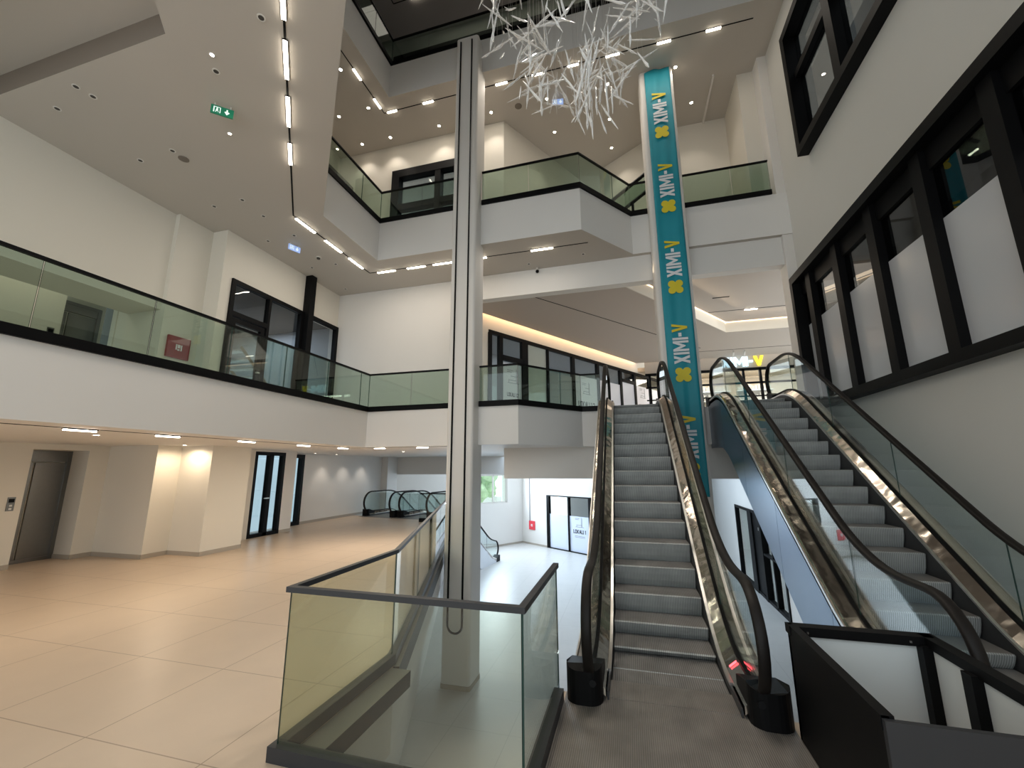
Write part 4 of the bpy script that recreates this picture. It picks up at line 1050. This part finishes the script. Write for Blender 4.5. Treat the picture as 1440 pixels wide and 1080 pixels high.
def exit_sign(loc, rz, label, green=True, w=0.30, h=0.15):
    t = thing('exit_sign', label, 'sign', loc, rz, None)
    obj('panel', box(-w/2, -0.012, -h-0.05, w/2, 0.012, -0.05), M['green'] if green else M['exitb'], t)
    bm = bmesh.new()
    for sy in (-1, 1):
        O = (0, sy*0.0135, -0.05-h/2); U = (-sy*-1 if False else 1, 0, 0); N = (0, sy*0.002, 0)
        s = h/0.15
        # doorway with running figure
        for pts in ([(-.115, -.05), (-.10, -.05), (-.10, .05), (-.115, .05)], [(-.10, .04), (-.02, .04), (-.02, .05), (-.10, .05)], [(-.03, -.05), (-.02, -.05), (-.02, .04), (-.03, .04)],
                    [(-.075, .015), (-.055, .015), (-.055, .033), (-.075, .033)], [(-.085, -.01), (-.05, -.01), (-.055, .012), (-.075, .012)], [(-.09, -.045), (-.08, -.045), (-.06, -.01), (-.075, -.01)], [(-.05, -.04), (-.04, -.04), (-.055, -.01), (-.065, -.01)]):
            extrude2d(bm, [(u*s, v*s) for u, v in pts], O, U, (0, 0, 1), N, 1)
        # arrow pointing down
        for pts in ([(.055, -.01), (.075, -.01), (.075, .045), (.055, .045)], [(.03, -.005), (.065, -.05), (.10, -.005), (.085, .01), (.065, -.02), (.045, .01)]):
            extrude2d(bm, [(u*s, v*s) for u, v in pts], O, U, (0, 0, 1), N, 1)
    obj('pictogram', bm, M['exitw'], t)
    bm = bmesh.new()
    for x in (-w*.35, w*.35): bx(bm, x-.006, -.006, -.05, x+.006, .006, 0)
    obj('bracket', bm, M['plaster'], t)
    return t
exit_sign((-5.92, 4.22, S2), 0.75, 'green exit sign with running figure and down arrow on the left ceiling')
exit_sign((-8.0, 8.0, S2), 1.2, 'small pale blue exit sign on the ceiling above the black shop window', False)
exit_sign((-1.47, 10.76, S3), 0.15, 'small blue lit exit sign on the second gallery ceiling below the chandelier', False, 0.34, 0.2)
def hydrant(loc, rz, label, s, m, pipe=0):
    t = thing('mounted_hose_cabinet', label, 'fire cabinet', loc, rz, None)
    obj('cabinet', box(-s/2, -0.05, -s/2, s/2, 0, s/2), m, t)
    bm = bmesh.new(); q = s*.14
    for pts in ([(-q, -q*.8), (-q*.6, -q*.8), (-q*.6, q), (-q, q)], [(-q*.4, -q*.2), (q*.4, -q*.2), (q*.4, q), (-q*.4, q)], [(q*.6, -q), (q, -q), (q, q), (q*.6, q)], [(-q*.4, -q), (q*.3, -q), (q*.3, -q*.5), (-q*.4, -q*.5)]):
        extrude2d(bm, pts, (0, -0.051, 0), (1, 0, 0), (0, 0, 1), (0, -1, 0), 0.003)
    obj('pictogram', bm, M['white'], t)
    if pipe:
        bm = bmesh.new(); tube(bm, [(-s*.38, -0.025, s/2), (-s*.38, -0.025, s/2+pipe)], 0.025, 8); obj('riser_pipe', bm, M['inkg'], t)
    return t
hydrant((-9.50, 6.60, 4.50), PI/2, 'dark red fire hose cabinet on the wall behind the left gallery glass', 0.48, M['red'])
b0 = bp(0.9)
hydrant((b0[0], b0[1], -1.50), math.atan2(bd.y, bd.x), 'bright red fire hose cabinet with a thin pipe above it on the lower hall wall', 0.5, M['redl'], 2.8)
for lb, loc in (('left of the two track spotlights hanging before the lit store sign', (4.62, 19.4, 6.83)), ('right of the two track spotlights hanging before the lit store sign', (5.05, 19.4, 6.83))):
    t = thing('track_spotlight', lb, 'light', loc, 0, 'spotlights before the store sign')
    bm = bmesh.new(); bx(bm, -.015, -.015, -.12, .015, .015, 0); obj('stem', bm, M['plaster'], t)
    bm = bmesh.new(); tube(bm, [(0, -.05, -.08), (0, .07, -.22)], .045, 10); obj('head', bm, M['plaster'], t)

# cove lights in the gallery ceiling and the shop: lit strips hidden in their coves
cv = thing('cove_light', 'warm cove light along the top of the diagonal shopfront wall', 'light', (*dp(16, -0.05), 6.9))
bm = bmesh.new(); p0 = Vector(dp(16, -0.05)); rot_box(bm, Vector(dp(11.5, -0.40))-p0, Vector(dp(20.4, -0.40))-p0, 0, 0.05, 0.16, 0.18); obj('strip', bm, M['ledc'], cv)
cv = thing('cove_light', 'warm cove light around the stepped ceiling recess beside the banner', 'light', (3.78, 16.6, 7.1))
bm = bmesh.new(); rot_box(bm, Vector(RC[0])-Vector(RC[1]), (0, 0), -0.06, -0.035, 0.10, 0.115); rot_box(bm, (0, 0), (5.2, 0), -0.06, -0.035, 0.10, 0.115); obj('strip', bm, M['ledc'], cv)

# ================================================================== CHANDELIER
ch = thing('chandelier', 'large chandelier of clear glass branches hanging on thin wires at the top', 'chandelier', (-0.4, 5.0, 8.6))
def rod_mesh(i):
    bm = bmesh.new(); n = 5+i % 3
    L = 0.52
    pts, rs = [], []
    for k in range(n+1):
        t = k/n; pts.append((0.004*random.uniform(-1, 1), 0.004*random.uniform(-1, 1), (t-.5)*L))
        rs.append(0.004 if k in (0, n) else random.choice((0.010, 0.019, 0.008)) * (1.4 if abs(t-.5) < .2 else 1))
    tube(bm, pts, rs, 6)
    # small spikes
    for k in range(i % 3):
        z = random.uniform(-.12, .12); a = random.uniform(0, 2*PI)
        tube(bm, [(0, 0, z), (.05*math.cos(a), .05*math.sin(a), z+.07)], [.007, .002], 5)
    me = bpy.data.meshes.new('glass_branch'); bmesh.ops.recalc_face_normals(bm, faces=bm.faces); bm.to_mesh(me); bm.free(); me.materials.append(M['crystal'])
    return me
rms = [rod_mesh(i) for i in range(6)]
def rod_place():
    while True:
        a = random.uniform(0, 2*PI); r = math.sqrt(random.random())
        x, y = 1.42*r*math.cos(a), 1.2*r*math.sin(a)
        zb = -2.02*(1-r**2.2) - 0.12
        z = random.uniform(zb, zb+1.5)
        return Vector((x, y, z)), r
big = bmesh.new(); wires = bmesh.new(); nrod = 0
for i in range(240):
    p, r = rod_place()
    low = p.z < -1.1
    tilt = random.uniform(0, 0.55) if low and random.random() < .8 else random.uniform(0.2, 1.5)
    Rm = Matrix.Rotation(random.uniform(0, 2*PI), 4, 'Z') @ Matrix.Rotation(tilt, 4, 'X')
    sc = random.uniform(.75, 1.15)
    if nrod < 100 and (low or i % 2 == 0):
        o = bpy.data.objects.new('glass_branch', rms[i % 6]); COL.objects.link(o); o.parent = ch
        o.matrix_local = Matrix.Translation(p) @ Rm @ Matrix.Scale(sc, 4); nrod += 1
    else:
        tmp = bmesh.new(); tmp.from_mesh(rms[i % 6]); tmp.transform(Matrix.Translation(p) @ Rm @ Matrix.Scale(sc, 4))
        mt = bpy.data.meshes.new('t'); tmp.to_mesh(mt); tmp.free(); big.from_mesh(mt); bpy.data.meshes.remove(mt)
    if i % 2 == 0: tube(wires, [(p.x, p.y, p.z), (p.x, p.y, ZR-8.6-.06)], 0.0014, 4, False)
o = obj('glass_branches', big, M['crystal'], ch); o['kind'] = 'stuff'
o = obj('wire', wires, M['silver'], ch); o['kind'] = 'stuff'
bm = bmesh.new(); cyl(bm, 0, 0, ZR-8.6-.06, ZR-8.6, 1.45, 40); obj('ceiling_plate', bm, M['plaster'], ch)

# ================================================================== LIGHT
W = bpy.data.worlds.new('sky'); SC.world = W; W.use_nodes = True
bg = W.node_tree.nodes['Background']; bg.inputs['Color'].default_value = (0.86, 0.94, 0.98, 1); bg.inputs['Strength'].default_value = 2.0
def area(name, loc, rot, sx, sy, e, col, spread=PI):
    l = bpy.data.lights.new(name, 'AREA'); l.shape = 'RECTANGLE'; l.size = sx; l.size_y = sy; l.energy = e; l.color = col; l.spread = spread
    o = bpy.data.objects.new(name, l); COL.objects.link(o); o.location = loc; o.rotation_euler = rot; return o
def spot(name, loc, e, col, ang=75, blend=.6, tgt=None):
    l = bpy.data.lights.new(name, 'SPOT'); l.energy = e; l.color = col; l.spot_size = math.radians(ang); l.spot_blend = blend; l.shadow_soft_size = 0.04
    o = bpy.data.objects.new(name, l); COL.objects.link(o); o.location = loc
    if tgt is not None:
        d = Vector(tgt)-Vector(loc); o.rotation_euler = d.to_track_quat('-Z', 'Y').to_euler()
    return o
WARM, SOFT, DAY = (1.0, 0.80, 0.58), (1.0, 0.90, 0.78), (0.72, 0.86, 1.0)
# light tracks
area('track_light_left', (-7.10, 8.4, S2-.04), (0, 0, 0), 0.06, 2.6, 26, SOFT)
area('track_light_front', (-4.0, 9.97, S2-.04), (0, 0, 0), 5.6, 0.06, 26, SOFT)
area('track_light_slanting', (-4.65, 4.18, S2-.04), (0, 0, math.atan2(3.73, -3.34)), 3.4, 0.06, 85, SOFT)
area('track_light_second', (-1.8, 9.81, S3-.04), (0, 0, 0), 10.0, 0.06, 85, SOFT)
area('track_light_low', (-7.03, 5.5, S1-.04), (0, 0, 0), 0.06, 8.0, 46, (1, .87, .66))
area('track_light_low_front', (-5.5, 9.6, S1-.04), (0, 0, 0), 2.6, 0.06, 60, SOFT)
for x, y, lb in sp2: spot('downlight_beam', (x, y, S3-.03), 42, SOFT, 95, .7, (x, y, 0))
spot('downlight_beam', (-9.55, 7.12, S1-.03), 36, WARM, 168, .5, (-9.62, 7.2, 0))
spot('downlight_beam', (-8.05, 4.61, S1-.03), 25, WARM, 110, .8, (-8.05, 4.61, 0))
for y in (13.4, 14.6, 15.8): spot('downlight_beam', (-10.6, y, S1-.03), 22, SOFT, 90, .8, (-10.75, y, 0))
# coves
area('cove_beam', (*dp(16.5, -0.20), 7.1), (math.radians(38), 0, math.atan2(D.y, D.x)), 10, 0.04, 52, (1, .63, .34))
area('recess_trim_fill', (2.2, 12.8, 6.98), (math.radians(90), 0, math.atan2(5.24, 3.63)+PI), 5.5, 0.1, 5, (1, .78, .52))  # both recess lamps are unseen, added to make the trim glow
area('recess_trim_fill', (6.2, 15.4, 6.98), (math.radians(90), 0, 0), 4.5, 0.1, 5, (1, .78, .52))
area('store_cove', (5, 20.62, 7.1), (math.radians(40), 0, 0), 8, 0.04, 3, (1, .78, .6))
# shop interiors
area('shop_light_far', (5, 22, 6.45), (0, 0, 0), 6, 1.5, 210, (1, .93, .82))
area('shop_light_diagonal', (*dp(18, 1.2), 6.45), (0, 0, math.atan2(D.y, D.x)), 10, 1.2, 60, (0.9, .95, 1))
area('gallery_light', (3.5, 14.2, 7.2), (0, 0, 0), 4, 3.5, 40, SOFT)
# daylight at the lower hall window, then added fill panels
c_ = ap(3.2); nrm = Vector((wd.y, -wd.x))
area('window_daylight', (c_[0]+nrm.x*0.05, c_[1]+nrm.y*0.05, 0.7), (math.radians(90), 0, math.atan2(wd.y, wd.x)+PI), 4.0, 1.6, 380, DAY)
area('hall_ceiling_fill', (-1.0, 19.5, S1-.05), (0, 0, 0), 9, 9, 480, (0.60, 0.79, 1.0))  # unseen ceiling panel added to flood the hall with bluish fill
area('lobby_fill', (-11.1, 4.6, 5.95), (0, 0, 0), 0.6, 2.5, 9, SOFT)  # no fitting here; added to lift the dark lobby
area('stair_shop_fill', (-11.4, 9.4, 6.4), (0, 0, 0), 2.0, 2.6, 90, (.82, .9, 1))  # added inside the shop to brighten the view through its glass
area('second_shop_fill', (-5.8, 12.5, S3-1.2), (0, 0, 0), 2.5, 1.2, 14, (.85, .95, .95))  # unseen lamp added behind the black shop window for a lighter interior
area('top_gallery_fill', (-2, 10.2, ZR-.05), (0, 0, 0), 7, 1.0, 22, SOFT)  # dim fill added to raise the unlit top gallery
spot('chandelier_fill_spot', (-1.4, 4.4, ZR-.2), 1500, SOFT, 24, .6, (-0.6, 5.0, 7.4))  # this spot and the next are unseen, added to brighten the glass branches
spot('chandelier_fill_spot', (0.6, 5.6, ZR-.2), 1500, SOFT, 24, .6, (-0.2, 5.0, 7.6))

# ================================================================== VIEW
SC.view_settings.view_transform = 'Standard'; SC.view_settings.look = 'None'
SC.view_settings.exposure = 0.0; SC.view_settings.gamma = 1.0
SC.view_settings.use_curve_mapping = False
SC.cycles.use_denoising = True
SC.cycles.max_bounces = 10; SC.cycles.transparent_max_bounces = 24; SC.cycles.diffuse_bounces = 4; SC.cycles.glossy_bounces = 4
SC.cycles.sample_clamp_indirect = 4.0
SC.cycles.caustics_reflective = False; SC.cycles.caustics_refractive = False
